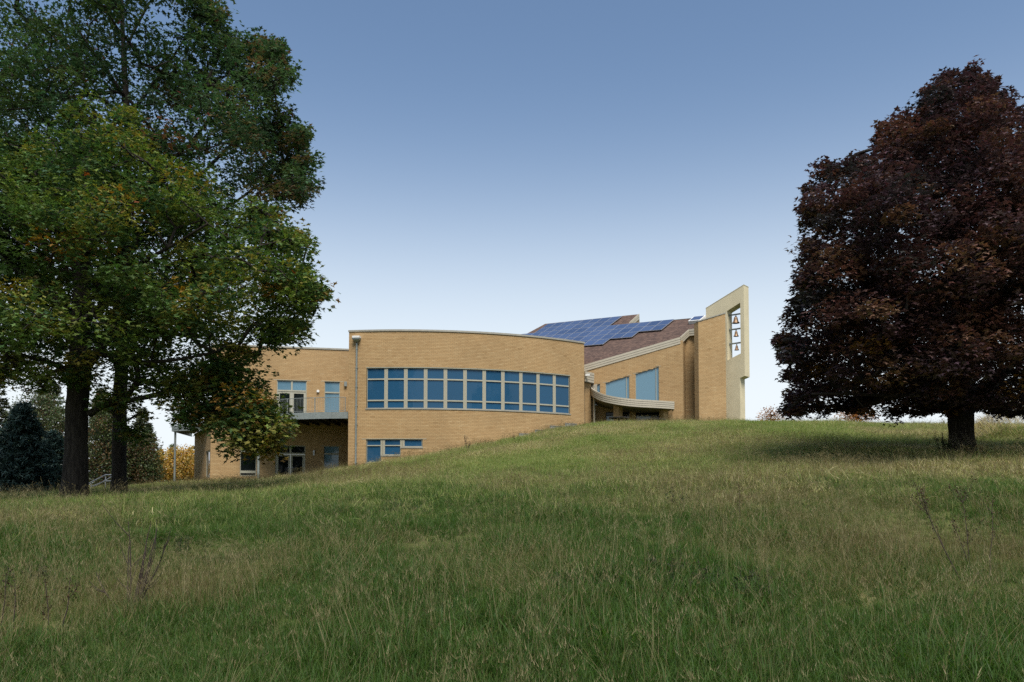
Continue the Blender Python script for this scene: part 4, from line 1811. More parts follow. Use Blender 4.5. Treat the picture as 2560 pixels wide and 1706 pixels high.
make_tree('oak_tree', 'near oak with a thick dark trunk and low green boughs turning yellow', 'tree', oakA_l, oakA_poly, D1, 5.2, 1080, 80, .41, .58, .19, OAKPAL, [4, 7, 6, 2.6, .15, .05, 2.5], OAK_V, OAK_T, M_LEAF, 3,
          gaps=[(475, 1085, 48), (420, 930, 20), (110, 960, 26), (30, 950, 22), (330, 870, 18), (70, 800, 18), (560, 800, 18), (450, 860, 20), (250, 840, 16), (300, 950, 20), (435, 755, 30), (640, 790, 25), (245, 905, 26), (270, 745, 24), (340, 1010, 22), (440, 1015, 35), (395, 1075, 40), (150, 790, 20), (160, 880, 22), (90, 620, 20), (520, 560, 16), (600, 880, 16)], group='oaks on the slope', colfn=oakA_col, bough=1.05, minsep=.33, up_bias=1.5, sprigs=130, extra=np.array(EX))

# ---- far oak
D2 = 33.5
oakB_l = [limb([(296, 1252, 0, .42), (297, 1225, 0, .34), (298, 1180, 0, .29), (299, 1080, 0, .275), (302, 960, 0, .265), (306, 840, 0, .25), (310, 720, 0, .225), (314, 600, .1, .20), (318, 460, .2, .175), (318, 320, .2, .15), (312, 180, .2, .12), (305, 40, .1, .09), (300, -120, 0, .05)], D2)]
for px, node in [([(318, 640, 0, .11), (390, 560, .5, .09), (470, 470, .9, .075), (560, 380, 1.2, .06), (640, 300, 1.4, .045), (690, 200, 1.5, .03)], 7),
                 ([(320, 520, -.2, .10), (400, 430, -.8, .08), (500, 330, -1.4, .06), (560, 220, -1.8, .04)], 8),
                 ([(315, 420, 0, .09), (250, 330, .6, .07), (160, 240, 1.2, .05), (60, 180, 1.6, .03)], 8),
                 ([(318, 300, 0, .08), (390, 200, -.6, .06), (460, 100, -1, .04), (500, 20, -1.2, .03)], 9),
                 ([(310, 240, 0, .08), (240, 140, -.8, .06), (170, 40, -1.4, .04)], 10),
                 ([(312, 700, .1, .10), (420, 640, 1, .08), (540, 540, 1.6, .06), (680, 440, 2, .04)], 6),
                 ([(308, 760, -.1, .10), (240, 660, .6, .08), (130, 560, 1.2, .06), (20, 470, 1.8, .04)], 5),
                 ([(312, 130, 0, .07), (360, 30, .5, .05), (420, -60, .8, .03)], 10),
                 ([(306, 860, -.2, .08), (380, 830, -.9, .065), (450, 840, -1.6, .05), (540, 850, -2.2, .03)], 5)]:
    oakB_l.append(limb(px, D2, (0, node)))
oakB_poly = [(-330, -60), (-150, -230), (60, -330), (300, -380), (450, -250), (520, -90), (548, 10), (568, 80), (566, 140), (520, 165), (545, 215), (590, 165), (598, 95), (640, 85), (700, 105), (728, 170), (715, 235), (650, 262), (690, 290), (745, 282), (768, 325), (770, 375), (792, 395), (760, 440), (792, 478), (745, 500), (690, 540), (640, 600), (560, 700), (480, 820), (380, 900), (280, 870), (120, 820), (-60, 800), (-330, 600)]
OAKBPAL = [(.050, .092, .042), (.066, .116, .046), (.088, .130, .046), (.13, .10, .048), (.16, .075, .038), (.17, .04, .045), (.040, .074, .036)]


def oakB_col(c, col, rg):
    k = rg.random(len(c)) < np.clip((c[:, 0] + 12.5) / 6.0, 0, 1) * .22
    col = col.copy()
    col[k] = pick([(.13, .10, .045), (.15, .085, .040), (.16, .04, .045)], [3, 1.2, .25], k.sum(), rg)
    return col


EXB = []
for (u, v, dd) in [(610, 110, 1.5), (650, 110, 1.5), (690, 130, 1.5), (715, 175, 1.5), (690, 200, 1.5), (660, 220, 1.5), (630, 160, 1.5), (610, 200, 1.4), (560, 30, -1), (540, 70, -1), (555, 110, -1.2), (520, 30, -1), (500, 90, -1), (700, 310, 1.4), (745, 310, 1.4), (755, 350, 1.4), (770, 400, 1.6), (730, 420, 1.6), (770, 460, 1.8), (720, 370, 1.5), (680, 350, 1.4), (640, 330, 1.3), (620, 280, 1.3), (690, 470, 1.8), (650, 430, 1.5), (740, 480, 1.8)]:
    for k in range(5):
        EXB.append(at(u - 34 + rgx.normal() * 14, v + rgx.normal() * 11, D2 + dd + rgx.normal() * .5))
make_tree('oak_tree', 'taller darker oak behind, on the thinner second trunk', 'tree', oakB_l, oakB_poly, D2, 5.5, 1150, 80, .46, .60, .21, OAKBPAL, [5, 6, 4, .6, .08, .02, 3], OAK_V, OAK_T, M_LEAF, 5,
          gaps=[(560, 160, 28), (540, 130, 18), (200, 240, 22), (130, 70, 14), (30, 210, 16), (60, 280, 18), (440, 30, 16)], group='oaks on the slope', colfn=oakB_col, bough=1.1, minsep=.36, up_bias=1.5, sprigs=130, extra=np.array(EXB))

# ---- dark red maple
D3 = 28.0
map_l = [limb([(2404, 1165, 0, .66), (2405, 1140, 0, .52), (2405, 1110, 0, .43), (2403, 1070, 0, .41), (2402, 1040, 0, .42), (2402, 1000, 0, .40), (2402, 930, 0, .33), (2404, 850, 0, .29), (2408, 740, 0, .24), (2410, 620, 0, .19), (2415, 480, 0, .14), (2420, 340, 0, .09), (2425, 230, 0, .04)], D3)]
for px, node in [([(2390, 1030, -.1, .20), (2340, 960, -.6, .15), (2270, 890, -1.2, .11), (2180, 820, -1.8, .08), (2090, 760, -2.2, .05), (2010, 720, -2.4, .03)], 4),
                 ([(2415, 1030, 0, .22), (2470, 980, .3, .17), (2540, 900, .6, .13), (2620, 820, .9, .09), (2720, 760, 1.2, .05)], 4),
                 ([(2395, 960, .3, .16), (2350, 860, 1.0, .12), (2290, 740, 1.6, .09), (2220, 620, 2.0, .06), (2150, 520, 2.2, .03)], 6),
                 ([(2412, 930, -.2, .15), (2450, 820, -.9, .12), (2490, 690, -1.5, .09), (2540, 560, -2, .06), (2580, 430, -2.2, .03)], 6),
                 ([(2400, 1000, -.3, .13), (2340, 985, -1.4, .10), (2240, 990, -2.6, .07), (2130, 985, -3.4, .05), (2030, 985, -3.8, .03)], 5),
                 ([(2405, 760, 0, .11), (2360, 650, -.8, .08), (2320, 520, -1.4, .06), (2290, 400, -1.8, .03)], 8),
                 ([(2410, 980, .3, .13), (2480, 960, 1.2, .10), (2590, 950, 2, .07), (2700, 950, 2.6, .04)], 5),
                 ([(2400, 900, .5, .11), (2330, 830, 2, .08), (2250, 790, 3, .05), (2160, 780, 3.6, .03)], 7)]:
    map_l.append(limb(px, D3, (0, node)))
map_poly = [(2432, 163), (2400, 178), (2370, 172), (2340, 190), (2312, 212), (2302, 255), (2280, 280), (2232, 292), (2190, 325), (2182, 358), (2160, 385), (2110, 378), (2060, 402), (2032, 440), (2014, 492), (2000, 520), (2012, 560), (1998, 600), (2004, 640), (1985, 690), (1990, 730), (1975, 770), (1968, 800), (1942, 842), (1950, 880), (1968, 905), (1960, 950), (1968, 990), (1954, 1008), (1966, 1042), (2025, 1040), (2085, 1026), (2112, 1036), (2128, 1030), (2165, 1020), (2195, 1056), (2260, 1048), (2310, 1040), (2345, 1026), (2380, 1040), (2440, 1028), (2500, 1040), (2560, 1052), (2650, 1060), (2780, 1050), (2850, 990), (2860, 850), (2830, 700), (2790, 520), (2720, 400), (2620, 290), (2545, 262), (2510, 215), (2470, 185)]
MAPPAL = [(.040, .026, .029), (.054, .031, .032), (.074, .038, .034), (.102, .051, .037), (.130, .074, .046), (.034, .031, .030), (.084, .055, .060)]


def map_col(c, col, rg):
    col = col.copy()
    k = (c[:, 2] < 4.6) & (rg.random(len(c)) < .10)
    col[k] = (.16, .085, .02)
    return col


make_tree('maple_tree', 'dense dark purple red maple on the right of the slope', 'tree', map_l, map_poly, D3, 6.0, 1350, 125, .38, .52, .15, MAPPAL, [3, 5, 5, 4, 2.4, 2, 2], MAP_V, MAP_T, M_MAPLE, 9,
          gaps=[(2335, 510, 17), (2455, 470, 18), (2480, 495, 12), (2128, 675, 13), (2210, 800, 16), (2240, 805, 12), (2270, 860, 14), (2400, 770, 10), (2350, 930, 13), (2455, 850, 13), (2448, 960, 12), (2055, 955, 13), (2170, 940, 9), (2110, 515, 10), (2440, 1000, 10)], minsep=.33, colfn=map_col, up_bias=1.6, droop=.5, bough=1.0, sprigs=150)


# ------------------------------------------------------------------ background trees
def conifer(name, label, u, vtop, vbase, Y, wpx, pal, seed, sparse=1.0, group=None):
    rg = np.random.default_rng(seed)
    b, t = at(u, vbase, Y), at(u, vtop, Y)
    b[2] = terrain(b[0], b[1]) - .1
    Hh = t[2] - b[2]
    Rr = wpx / F * Y / 2
    o = empty(name, tuple(b), label, 'tree', group)
    mb = MB()
    mb.tube([tuple(b), tuple(b + [0, 0, Hh * .5]), tuple(b + [0, 0, Hh * .98])], [Rr * .06, Rr * .04, .02], 8)
    P, Dr = [], []
    nb = int(190 * sparse)
    for i in range(nb):
        f = (i + rg.random()) / nb
        h = .03 + .95 * f
        L = Rr * (1 - h) ** .8 * (.75 + .4 * rg.random()) + .15
        a = rg.random() * 6.283
        d = np.array([math.cos(a), math.sin(a), 0])
        p0 = b + np.array([0, 0, Hh * h])
        n = max(6, int(L / .028))
        f2 = rg.random(n) ** .6
        q = p0 + d * (L * f2)[:, None] + np.array([0, 0, 1]) * (-.28 * L * f2 + .22 * L * f2 ** 2.5)[:, None]
        side = np.array([-d[1], d[0], 0])
        q = q + side * (rg.normal(size=n) * .16 * L * (1.1 - f2))[:, None] + rg.normal(size=(n, 3)) * .03
        P.append(q)
        Dr.append(np.repeat(d[None] * 1.0, n, 0) + side * rg.normal(size=n)[:, None] * .7)
        if L > .5:
            mb.tube([tuple(p0), tuple(p0 + d * L * .8 + np.array([0, 0, -.12 * L]))], [.025, .008], 4, False)
    mb.build('trunk', M_BARK, o)
    P, Dr = np.vstack(P), np.vstack(Dr)
    cols = pick(pal, [1] * len(pal), len(P), rg) * (.7 + .6 * rg.random((len(P), 1)))
    leaves('crown', P, .30, cols, np.array([(0, .16, 0), (0, -.16, 0), (1, 0, .1), (.5, .0, .22)]), np.array([(0, 1, 2), (0, 3, 2)]), M_NEEDLE, o, .9, .1, rg, Dr)
    return o


SPRUCE = [(.036, .066, .058), (.050, .086, .072), (.028, .052, .046)]
PINE = [(.055, .070, .032), (.072, .085, .036), (.042, .055, .026), (.09, .085, .04)]
conifer('spruce_tree', 'blue green spruce at the left edge behind the oaks', 52, 1005, 1255, 47, 190, SPRUCE, 21, 1.6)
conifer('spruce_tree', 'small dark spruce beside the thick oak trunk', 128, 1075, 1250, 52, 130, SPRUCE, 22, 1.0)
conifer('pine_tree', 'tall olive pine seen between left edge and thick oak trunk', 120, 930, 1235, 74, 150, PINE, 23, 1.5)
conifer('pine_tree', 'olive pine seen between the two oak trunks', 250, 965, 1225, 70, 110, PINE, 24, 1.4)
conifer('pine_tree', 'dark pine just right of the thinner oak trunk', 352, 1015, 1220, 76, 110, PINE, 25, 1.4)
conifer('pine_tree', 'far left tall pine at the picture edge', -10, 960, 1240, 80, 150, PINE, 26, 1.3)


def bush(name, label, u, vtop, vbase, Y, wpx, pal, seed, ncl=160, per=60, ls=.2, cat='tree', group=None, spread=.4):
    b = at(u, vbase, Y)
    b[2] = terrain(b[0], b[1]) - .1
    hpx = vbase - vtop
    poly = [(u + wpx / 2 * math.cos(a) * (1 + .12 * math.sin(3 * a + seed)), (vtop + vbase) / 2 - hpx * .06 + hpx * .5 * math.sin(a) * (1 + .08 * math.cos(5 * a + seed))) for a in np.linspace(0, 2 * math.pi, 20, endpoint=False)]
    top = at(u, vtop + hpx * .25, Y)
    mid = (b + top) / 2 + np.array([.1, 0, 0])
    rr = wpx / F * Y / 2
    lim = [[[b, mid, top], [rr * .07, rr * .05, .02], -1]]
    return make_tree(name, label, cat, lim, poly, Y, rr * .8, ncl, per, spread, .8, ls, pal, [1] * len(pal), BLOB_V, BLOB_T, M_LEAF, seed, minsep=.35, edge_m=rr, group=group)


GOLD = [(.42, .26, .055), (.38, .22, .045), (.32, .24, .065), (.46, .31, .08)]
ORNG = [(.30, .12, .03), (.24, .10, .03), (.34, .17, .04)]
LGRN = [(.10, .13, .04), (.13, .15, .05), (.08, .11, .04)]
DKG = [(.05, .075, .03), (.065, .09, .034), (.085, .095, .035), (.12, .075, .035)]
bush('oak_sapling', 'dark bushy tree filling the gap left of the thick oak trunk', 95, 985, 1250, 66, 150, DKG, 41, 240, 60, .17)
bush('oak_sapling', 'dark bushy tree between and behind the two oak trunks', 262, 1000, 1240, 62, 120, DKG, 42, 200, 60, .17)
bush('oak_sapling', 'low dark bushy tree right of the thinner oak trunk', 345, 1085, 1235, 64, 100, DKG, 43, 170, 60, .17)
bush('gold_tree', 'small golden yellow tree behind the slender balcony post', 440, 1128, 1222, 84, 150, GOLD, 31, 220, 55, .2)
conifer('green_tree', 'pale green slim tree left of the balcony post', 395, 1120, 1225, 96, 60, LGRN, 32, .8)
conifer('green_tree', 'pale green slim tree behind the golden tree', 432, 1108, 1225, 98, 62, LGRN, 33, .8)
conifer('green_tree', 'pale green slim tree beside the shaded brick corner', 478, 1112, 1225, 99, 64, LGRN, 34, .8)
bush('orange_tree', 'small rust orange tree just beyond the hilltop', 1928, 1024, 1085, 92, 46, ORNG, 35, 46, 26, .2, spread=.5)
bush('orange_tree', 'orange tree glimpsed under the maple boughs', 2140, 1014, 1090, 92, 80, ORNG, 36, 80, 34, .2, spread=.55)

# ================================================================== GRASS
def blade(V, T, C, p, d, L, w, bend, col, side=None, nseg=4, lean=0.0):
    """one arched blade: strip that tapers to the tip"""
    d = np.array([math.cos(d), math.sin(d), 0.0])
    sd = np.array([-d[1], d[0], 0.0])
    b0 = len(V)
    ang = lean
    q = np.array(p, float)
    for k in range(nseg + 1):
        f = k / nseg
        ww = w * (1 - f ** 1.6) * .5
        if k == nseg:
            V.append(tuple(q))
        else:
            V.append(tuple(q + sd * ww))
            V.append(tuple(q - sd * ww))
        q = q + (d * math.sin(ang) + np.array([0, 0, 1]) * math.cos(ang)) * (L / nseg)
        ang += bend / nseg
    for k in range(nseg - 1):
        i = b0 + 2 * k
        T += [(i, i + 1, i + 3), (i, i + 3, i + 2)]
        C += [col, col]
    i = b0 + 2 * (nseg - 1)
    T.append((i, i + 1, i + 2))
    C.append(col)


GREENS = [(.042, .090, .016), (.054, .106, .019), (.033, .074, .016), (.068, .108, .024)]  # near palettes: greener, with foreground dimness put into the colour
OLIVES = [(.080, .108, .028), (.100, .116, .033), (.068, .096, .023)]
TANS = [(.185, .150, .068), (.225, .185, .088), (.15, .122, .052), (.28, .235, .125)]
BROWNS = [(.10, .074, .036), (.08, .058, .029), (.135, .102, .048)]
FGREENS = [(.165, .235, .058), (.19, .255, .065), (.14, .205, .052)]  # far palettes: drier, and lightened to paint in the brighter distant slope
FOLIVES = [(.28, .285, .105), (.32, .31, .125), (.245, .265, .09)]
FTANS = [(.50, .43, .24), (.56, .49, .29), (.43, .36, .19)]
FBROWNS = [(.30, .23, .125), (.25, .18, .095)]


def tuft(i, n, hmin, hmax, w, spread, pals, wts, bend=(.5, 2.0), seed=0, tall=0, heads=0, nseg=4, leanv=.4):
    rg = np.random.default_rng(seed + i * 17)
    V, T, C = [], [], []
    for k in range(n):
        pal = pals[rg.choice(len(pals), p=np.array(wts) / sum(wts))]
        col = np.array(pal[rg.integers(len(pal))]) * (.75 + .5 * rg.random())
        r, a = spread * math.sqrt(rg.random()), rg.random() * 6.283
        L = hmin + (hmax - hmin) * rg.random() ** 1.2
        blade(V, T, C, (r * math.cos(a), r * math.sin(a), -.02), rg.random() * 6.283, L, w * (.7 + .6 * rg.random()), bend[0] + (bend[1] - bend[0]) * rg.random(), tuple(col), None, nseg, rg.normal() * leanv)
    for k in range(tall):
        col = np.array(TANS[rg.integers(len(TANS))])
        a = rg.random() * 6.283
        L = hmax * (1.1 + .7 * rg.random())
        p = (rg.normal() * spread * .5, rg.normal() * spread * .5, -.02)
        bn = .3 + .9 * rg.random()
        blade(V, T, C, p, a, L, w * .5, bn, tuple(col), None, 6, rg.normal() * .15)
        if heads:
            tip = np.array(V[-1])
            for h in range(7):
                blade(V, T, C, tip - np.array([math.cos(a), math.sin(a), .6]) * .02 * h, rg.random() * 6.283, .035, w * .8, .4, tuple(col * .85), None, 1, .5)
    me = np_mesh('grass_tuft', np.array(V), np.array(T))
    ca = me.attributes.new('tint', 'FLOAT_COLOR', 'FACE')
    CC = np.ones((len(C), 4), np.float32)
    CC[:, :3] = np.array(C)
    ca.data.foreach_set('color', CC.ravel())
    me.materials.append(M_GRASS)
    o = bpy.data.objects.new('grass_tuft_%02d' % i, me)
    return o


lib = bpy.data.collections.new('grass_library')
TF = []
# near kinds 0-7
TF.append(tuft(0, 30, .12, .30, .0060, .11, [GREENS, OLIVES], [8, 1], (.6, 3.0), 100, leanv=.75))
TF.append(tuft(1, 28, .10, .28, .0060, .12, [GREENS, OLIVES, TANS], [7, 2.5, .5], (.9, 3.4), 100, leanv=.9))
TF.append(tuft(2, 26, .12, .34, .0052, .11, [GREENS, OLIVES, TANS], [6, 3, .9], (.5, 2.6), 100, 1, leanv=.7))
TF.append(tuft(3, 26, .12, .30, .0048, .12, [OLIVES, TANS, GREENS], [3, 1.6, 3], (.6, 3.0), 100, 1, leanv=.8))
TF.append(tuft(4, 24, .08, .26, .0048, .14, [TANS, BROWNS, OLIVES], [2.2, 2, 2.5], (1.2, 3.4), 100, 1, leanv=.8))
TF.append(tuft(5, 10, .15, .32, .0042, .10, [GREENS, TANS], [2, 1], (.4, 2.0), 100, 4, 1, leanv=.7))
TF.append(tuft(6, 26, .12, .32, .0050, .11, [TANS, OLIVES, GREENS], [1.6, 3, 1.5], (.4, 2.4), 100, 2, 1, leanv=.75))
TF.append(tuft(7, 22, .08, .20, .010, .12, [[(.028, .052, .020), (.036, .062, .022)], GREENS], [3, 1], (.8, 2.2), 100))
# far kinds 8-11: wider tufts in the lightened palettes
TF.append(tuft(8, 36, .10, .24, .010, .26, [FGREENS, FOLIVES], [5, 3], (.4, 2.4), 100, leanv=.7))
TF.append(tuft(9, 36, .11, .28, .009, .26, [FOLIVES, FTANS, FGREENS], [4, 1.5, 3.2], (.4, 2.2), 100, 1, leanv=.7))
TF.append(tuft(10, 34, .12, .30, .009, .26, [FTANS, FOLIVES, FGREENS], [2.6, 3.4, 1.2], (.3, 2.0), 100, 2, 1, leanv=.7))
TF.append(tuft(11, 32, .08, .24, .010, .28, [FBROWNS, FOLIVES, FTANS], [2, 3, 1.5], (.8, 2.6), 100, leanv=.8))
for o in TF:
    lib.objects.link(o)


def grass_points():
    P, K, S, Rt = [], [], [], []
    rg = np.random.default_rng(77)
    zones = [(3.6, 7, 190, 1), (7, 11, 140, 1), (11, 17, 95, 1), (17, 25, 64, 0), (25, 33, 42, 0), (33, 45, 28, 0), (45, 64, 20, 0)]
    for y0, y1, dens, near in zones:
        half = y1 * .70 + 1.0
        n = int((y1 - y0) * 2 * half * dens)
        x = (rg.random(n) * 2 - 1) * half
        y = y0 + rg.random(n) * (y1 - y0)
        k = np.abs(x) < y * .69 + .8
        x, y = x[k], y[k]
        # not inside the buildings or on the patio
        th = np.arctan2(x + 8.2, 81.0 - y)
        inside = (np.hypot(x + 8.2, y - 81.0) < 23.08) & (x > -12.1)
        lwy = C0[1] + (x - C0[0]) * .213 - .15
        inside |= (x <= -12.0) & (x > C0[0] - .1) & (y > lwy)
        inside |= (x <= -12.0) & (x > -21) & (y > 60.5)
        inside |= (x > 5.6) & (x < 19.3) & (y > 59.2 + np.maximum(0, (x - 15) * .6))
        x, y = x[~inside], y[~inside]
        # dry patches: broad noise, more towards the crest, and streaks along the slope
        dry = .55 * vnoise(x, y, 5.5, 31) + .3 * vnoise(x, y, 1.9, 32) + .15 * vnoise(x, y, .6, 33)
        dry += np.clip((y - 12) / 40, 0, 1) * .17 - .10 + np.clip((x - 1) / 9, -1, 1) * .05 * np.clip(14 / y, 0, 1)
        dry -= .10 * np.exp(-((x + .5) / 4) ** 2 - ((y - 11) / 7) ** 2)
        dry += .13 * np.exp(-((x + 4.5) / 2.2) ** 2 - ((y - 10.5) / 3) ** 2) + .12 * np.exp(-((x + 9) / 6) ** 2 - ((y - 26) / 5) ** 2)
        dry = .5 + (dry - .5) * 1.35 + .12 * (vnoise(x, y * .45, 3.2, 34) - .5)
        lush = vnoise(x, y, 2.4, 41)
        r = rg.random(len(x))
        d = dry + (r - .5) * .28
        kn = np.select([d < .40, d < .50, d < .575, d < .65, d < .72], [0, 1, 2, 3, 6], 4)
        q = rg.random(len(x))
        kn = np.where((q < .09), 5, kn)
        kn = np.where((lush > .86) & (q > .55), 7, kn)
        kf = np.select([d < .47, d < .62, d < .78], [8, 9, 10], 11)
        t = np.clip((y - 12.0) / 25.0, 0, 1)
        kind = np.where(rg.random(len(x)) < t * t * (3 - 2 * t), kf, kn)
        z = terrain(x, y)
        sc = (.85 + .5 * rg.random(len(x))) * (.62 + .85 * vnoise(x, y, 1.2, 51) ** 1.5)
        tilt = rg.normal(size=(len(x), 2)) * .16 + np.c_[vnoise(x, y, 1.7, 61) - .5, vnoise(x, y, 1.7, 62) - .5] * .9
        P.append(np.c_[x, y, z])
        K.append(kind)
        S.append(sc)
        Rt.append(np.c_[tilt, rg.random(len(x)) * 6.283])
    return np.vstack(P), np.concatenate(K), np.concatenate(S), np.vstack(Rt)


GP, GK, GS, GR = grass_points()
me = bpy.data.meshes.new('meadow_grass')
me.vertices.add(len(GP))
me.vertices.foreach_set('co', GP.astype(np.float32).ravel())
a = me.attributes.new('kind_index', 'INT', 'POINT')
a.data.foreach_set('value', GK.astype(np.int32))
a = me.attributes.new('tuft_scale', 'FLOAT', 'POINT')
a.data.foreach_set('value', GS.astype(np.float32))
a = me.attributes.new('tuft_turn', 'FLOAT_VECTOR', 'POINT')
a.data.foreach_set('vector', GR.astype(np.float32).ravel())
me.update()
grass = link('meadow_grass', me, M_GRASS)
tag(grass, 'tall unmown meadow grass, green with dry tan patches, covering the slope', None, None, 'stuff')
ng = bpy.data.node_groups.new('scatter_tufts', 'GeometryNodeTree')
ng.interface.new_socket('Geometry', in_out='INPUT', socket_type='NodeSocketGeometry')
ng.interface.new_socket('Geometry', in_out='OUTPUT', socket_type='NodeSocketGeometry')
gi, go = ng.nodes.new('NodeGroupInput'), ng.nodes.new('NodeGroupOutput')
iop = ng.nodes.new('GeometryNodeInstanceOnPoints')
ci = ng.nodes.new('GeometryNodeCollectionInfo')
ci.inputs['Collection'].default_value = lib
ci.inputs['Separate Children'].default_value = True
ci.inputs['Reset Children'].default_value = True


def named(n, t):
    nd = ng.nodes.new('GeometryNodeInputNamedAttribute')
    nd.data_type = t
    nd.inputs['Name'].default_value = n
    return nd.outputs['Attribute']


e2r = ng.nodes.new('FunctionNodeEulerToRotation')
NL = ng.links
NL.new(gi.outputs[0], iop.inputs['Points'])
NL.new(ci.outputs[0], iop.inputs['Instance'])
iop.inputs['Pick Instance'].default_value = True
NL.new(named('kind_index', 'INT'), iop.inputs['Instance Index'])
NL.new(named('tuft_turn', 'FLOAT_VECTOR'), e2r.inputs[0])
NL.new(e2r.outputs[0], iop.inputs['Rotation'])
NL.new(named('tuft_scale', 'FLOAT'), iop.inputs['Scale'])
NL.new(iop.outputs[0], go.inputs[0])
md = grass.modifiers.new('scatter', 'NODES')
md.node_group = ng

# ================================================================== WEEDS, SHRUBS, SMALL THINGS
def gpoint(u, Y):
    p = at(u, 1200, Y)
    p[2] = terrain(p[0], p[1])
    return p


def weed(name, label, u, Y, stems, cat='weed', group=None, r=.005, seeds=0, scol=None, leafy=0, lcol=None, seed=0, mat=None):
    """stems: (foot dx, tip dx, tip height, depth dy, kink, forks) in metres from the foot"""
    rg = np.random.default_rng(900 + seed)
    b = gpoint(u, Y)
    o = empty(name, tuple(b), label, cat, group)
    SV, LP = [], []
    for (fx, dx, h, dy, kink, forks) in stems:
        mb = MB()
        n = 6
        foot = b + np.array([fx, rg.normal() * .03, -.05])
        pts = []
        for k in range(n + 1):
            f = k / n
            pts.append(foot + np.array([dx * f + kink * math.sin(f * 3.1) + rg.normal() * .006, dy * f, (h + .05) * f]))
        mb.tube([tuple(p) for p in pts], [r * (1.15 - .75 * k / n) for k in range(n + 1)], 5)
        for q in range(forks):
            k = rg.integers(2, n)
            a = pts[k]
            L = h * (.18 + .25 * rg.random())
            e = a + np.array([rg.normal() * .35 * L + dx * .2, rg.normal() * .3 * L, L * .85])
            mb.tube([tuple(a), tuple((a + e) / 2 + np.array([0, 0, -.02])), tuple(e)], [r * .6, r * .45, r * .25], 4)
            for f in np.linspace(.45, 1, 6):
                SV.append(a + (e - a) * f)
        for f in np.linspace(.55, 1, 14):
            i = min(int(f * n), n - 1)
            SV.append(pts[i] + (pts[i + 1] - pts[i]) * (f * n - i))
        for f in np.linspace(.1, .75, 9):
            i = min(int(f * n), n - 1)
            LP.append(pts[i] + (pts[i + 1] - pts[i]) * (f * n - i))
        mb.build('stem', mat or M_TWIG, o)
    if seeds:
        P = np.repeat(np.array(SV), seeds, 0)
        P = P + rg.normal(size=P.shape) * (.012 + .010 * r / .005)
        C = pick(scol, [1] * len(scol), len(P), rg) * (.7 + .6 * rg.random((len(P), 1)))
        tag(leaves('seed_head', P, .016 + 1.5 * r, C, BLOB_V, BLOB_T, M_GRASS, o, .3, .2, rg), kind='stuff')
    if leafy:
        P = np.repeat(np.array(LP), leafy, 0)
        P = P + rg.normal(size=P.shape) * .02
        C = pick(lcol, [1] * len(lcol), len(P), rg) * (.7 + .6 * rg.random((len(P), 1)))
        tag(leaves('leaf', P, .07, C, BLOB_V, BLOB_T, M_GRASS, o, .5, .5, rg), kind='stuff')
    return o


SEED = [(.055, .034, .02), (.08, .05, .028), (.035, .022, .015)]
PALE = [(.20, .17, .115), (.26, .225, .16), (.14, .12, .08)]
DARKS = [(.030, .034, .020), (.045, .048, .026), (.05, .040, .024)]
WG = [(.03, .05, .018), (.045, .06, .022)]
weed('bare_shrub', 'bare twiggy shrub with fanned dark stems in left foreground', 332, 9.0, [(0, -.03, .98, 0, .02, 5), (-.02, -.05, .75, .1, -.02, 3), (.03, .13, .84, .05, .01, 4), (.04, .20, .90, .1, .01, 4), (.05, .26, .86, -.05, .02, 3), (.05, .33, .80, .1, .01, 3), (.06, .24, .68, -.1, 0, 2), (-.10, -.34, .40, .1, -.03, 3), (.02, .08, .62, .1, .01, 2), (0, .17, .95, .05, .01, 3)], 'shrub', None, .0085, seed=1)
for i, (u, Y, st, lab) in enumerate([(6, 8.0, [(0, .05, .60, 0, .02, 1)], 'leftmost dry brown stalk at the picture edge'),
                                     (44, 8.0, [(0, -.01, .52, 0, -.01, 0)], 'second thin dry stalk from the left edge'),
                                     (124, 8.0, [(0, -.04, .55, 0, .015, 1)], 'dark knobbly dry stalk, third from the left edge'),
                                     (168, 8.0, [(0, .09, .58, 0, .02, 1)], 'leaning dry stalk just left of the bare shrub')]):
    weed('dry_stalk', lab, u, Y, st, 'weed', 'dry stalks in left foreground', .0075, 2, SEED, seed=10 + i)
weed('dock_weed', 'tall leaning brown seed stalk in right foreground', 2408, 9.2, [(0, -.42, 1.22, .3, -.03, 5)], 'weed', 'dried weeds in right foreground', .006, 3, SEED, seed=21)
weed('dock_weed', 'upright branched brown weed beside the leaning seed stalk', 2418, 10.0, [(0, .02, .98, .2, .01, 6), (.02, -.16, .55, .1, 0, 2)], 'weed', 'dried weeds in right foreground', .0055, 4, SEED, seed=22)
weed('dock_weed', 'slender brown weed leaning right, rightmost of its patch', 2455, 9.4, [(0, .20, .95, .2, .02, 3)], 'weed', 'dried weeds in right foreground', .005, 3, SEED, seed=23)
weed('dock_weed', 'short brown weed stem left of the leaning seed stalk', 2335, 12.5, [(0, -.12, .75, .2, .02, 3)], 'weed', 'dried weeds in right foreground', .005, 3, SEED, seed=24)
weed('dock_weed', 'lone thin brown stem right of centre on the slope', 1848, 13.5, [(0, .01, .72, .1, .01, 1)], 'weed', None, .005, 3, SEED, seed=25)
weed('dry_stalk', 'dead stalk against the brick wall below the ribbon windows', 1165, 50, [(0, -.10, .95, 0, .05, 2), (.05, .2, .55, 0, 0, 1)], 'weed', None, .02, 4, SEED, seed=26)
weed('dry_stalk', 'small dead stalk on the crest beside the stepped foundation', 1284, 50, [(0, .0, .6, 0, .03, 1)], 'weed', None, .018, 3, SEED, seed=27)
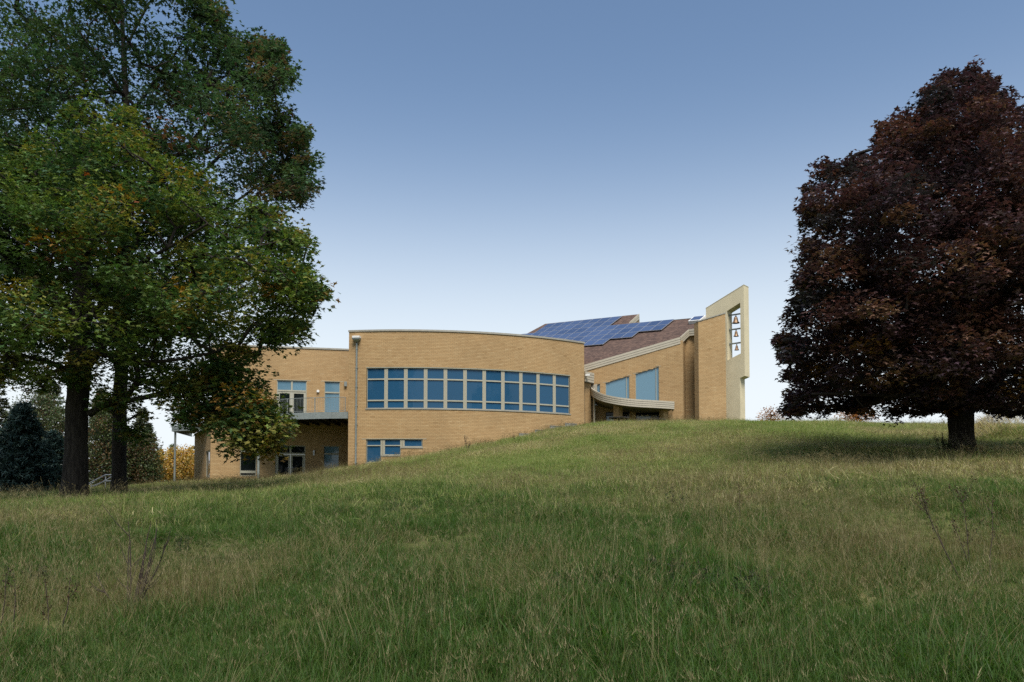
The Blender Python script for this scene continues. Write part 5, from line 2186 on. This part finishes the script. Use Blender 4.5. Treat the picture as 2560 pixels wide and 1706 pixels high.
for i, (u, Y, w, lab) in enumerate([(1660, 10.0, .30, 'dark seeded weed clump in the grass right of centre'), (1770, 9.0, .38, 'broad dark seeded weed clump in front of the lone stem'), (1860, 8.6, .26, 'dark seeded weed clump, rightmost of three'),
                                    (1705, 16.5, .45, 'low dark bushy weed farther up the slope'), (455, 13.0, .4, 'dark low weed patch right of the bare shrub'), (95, 10.5, .2, 'small dark leafy weed near the left edge')]):
    rg_ = np.random.default_rng(300 + i)
    st = [(rg_.normal() * w * .5, rg_.normal() * .08, .20 + .22 * rg_.random(), rg_.normal() * .15, rg_.normal() * .01, 2) for k in range(9)]
    weed('seeded_weed', lab, u, Y, st, 'weed', 'dark weeds in the meadow', .003, 1, DARKS, 1, WG, seed=30 + i)
for i, (u, Y, n, lab) in enumerate([(2372, 27.0, 8, 'leafy weed at the left foot of the maple trunk'), (2408, 26.6, 12, 'pale fluffy weeds in front of the maple trunk'), (2436, 26.8, 8, 'pale fluffy weed at the right foot of the maple trunk'), (2354, 29.0, 3, 'tall single leafy weed left of the maple trunk')]):
    rg_ = np.random.default_rng(400 + i)
    st = [(rg_.normal() * .22, rg_.normal() * .12, .40 + .45 * rg_.random(), rg_.normal() * .1, rg_.normal() * .02, 3) for k in range(n)]
    weed('goldenrod', lab, u, Y, st, 'weed', 'weeds round the maple foot', .006, 3, PALE if i in (1, 2) else DARKS, 3, WG, seed=50 + i)

# tangled brush bank at the right edge behind the maple
rgb = np.random.default_rng(555)
bb = gpoint(2530, 42.0)
brush = empty('brush_bank', tuple(bb), 'tangled bank of dry brown vines and grass at right behind the maple', 'brush')
V, T, C = [], [], []
for k in range(5200):
    uu = 2425 + rgb.random() * 330
    Y = 39.5 + rgb.random() * 6.0
    p = gpoint(uu, Y)
    t_ = min(1.0, max(0.0, (uu - 2425) / 90.0))
    hh = 2.0 * t_ * (0.35 + .65 * math.sin(math.pi * min(1, max(0, (Y - 39.3) / 6.4)))) * (.8 + .5 * vnoise(p[0], p[1], .9, 71))
    pal = [FTANS, FBROWNS, BROWNS, [(.05, .035, .025), (.07, .04, .03)], FOLIVES][rgb.choice(5, p=[.40, .26, .14, .1, .10])]
    col = tuple(np.array(pal[rgb.integers(len(pal))]) * (.7 + .5 * rgb.random()))
    d = math.pi * (rgb.random() < .5) + rgb.normal() * .6
    blade(V, T, C, (p[0], p[1], p[2] + float(hh) * rgb.random() ** .45), d, .35 + .8 * rgb.random(), .016, .6 + 1.3 * rgb.random(), col, None, 5, .5 + .5 * rgb.random())
me = np_mesh('vines', np.array(V), np.array(T))
ca = me.attributes.new('tint', 'FLOAT_COLOR', 'FACE')
CC = np.ones((len(C), 4), np.float32)
CC[:, :3] = np.array(C)
ca.data.foreach_set('color', CC.ravel())
o = link('vines', me, M_GRASS, brush)
tag(o, None, None, None, 'stuff')

# galvanised stair handrails left of the thinner oak trunk
hr = empty('handrail', tuple(gpoint(250, 54)), 'pair of pale metal stair handrails between the two oak trunks', 'handrail')
for (a, b, c) in (((214, 1213), (264, 1187.5), (300, 1187.5)), ((228, 1217), (264, 1203), (300, 1203)), ((236, 1217), (283, 1190), (300, 1190))):
    mb = MB()
    mb.tube([tuple(at(*a, 54)), tuple(at(*b, 54)), tuple(at(*c, 54))], .035, 8)
    mb.build('rail', M_ALU, hr)
for u in (228, 264, 284):
    mb = MB()
    v = 1213 - (u - 214) * .51 if u < 264 else 1188
    p = at(u, v, 54.03)
    g = terrain(p[0], p[1])
    mb.tube([(p[0], p[1], g - .1), tuple(p)], .03, 8)
    mb.build('post', M_ALU, hr)
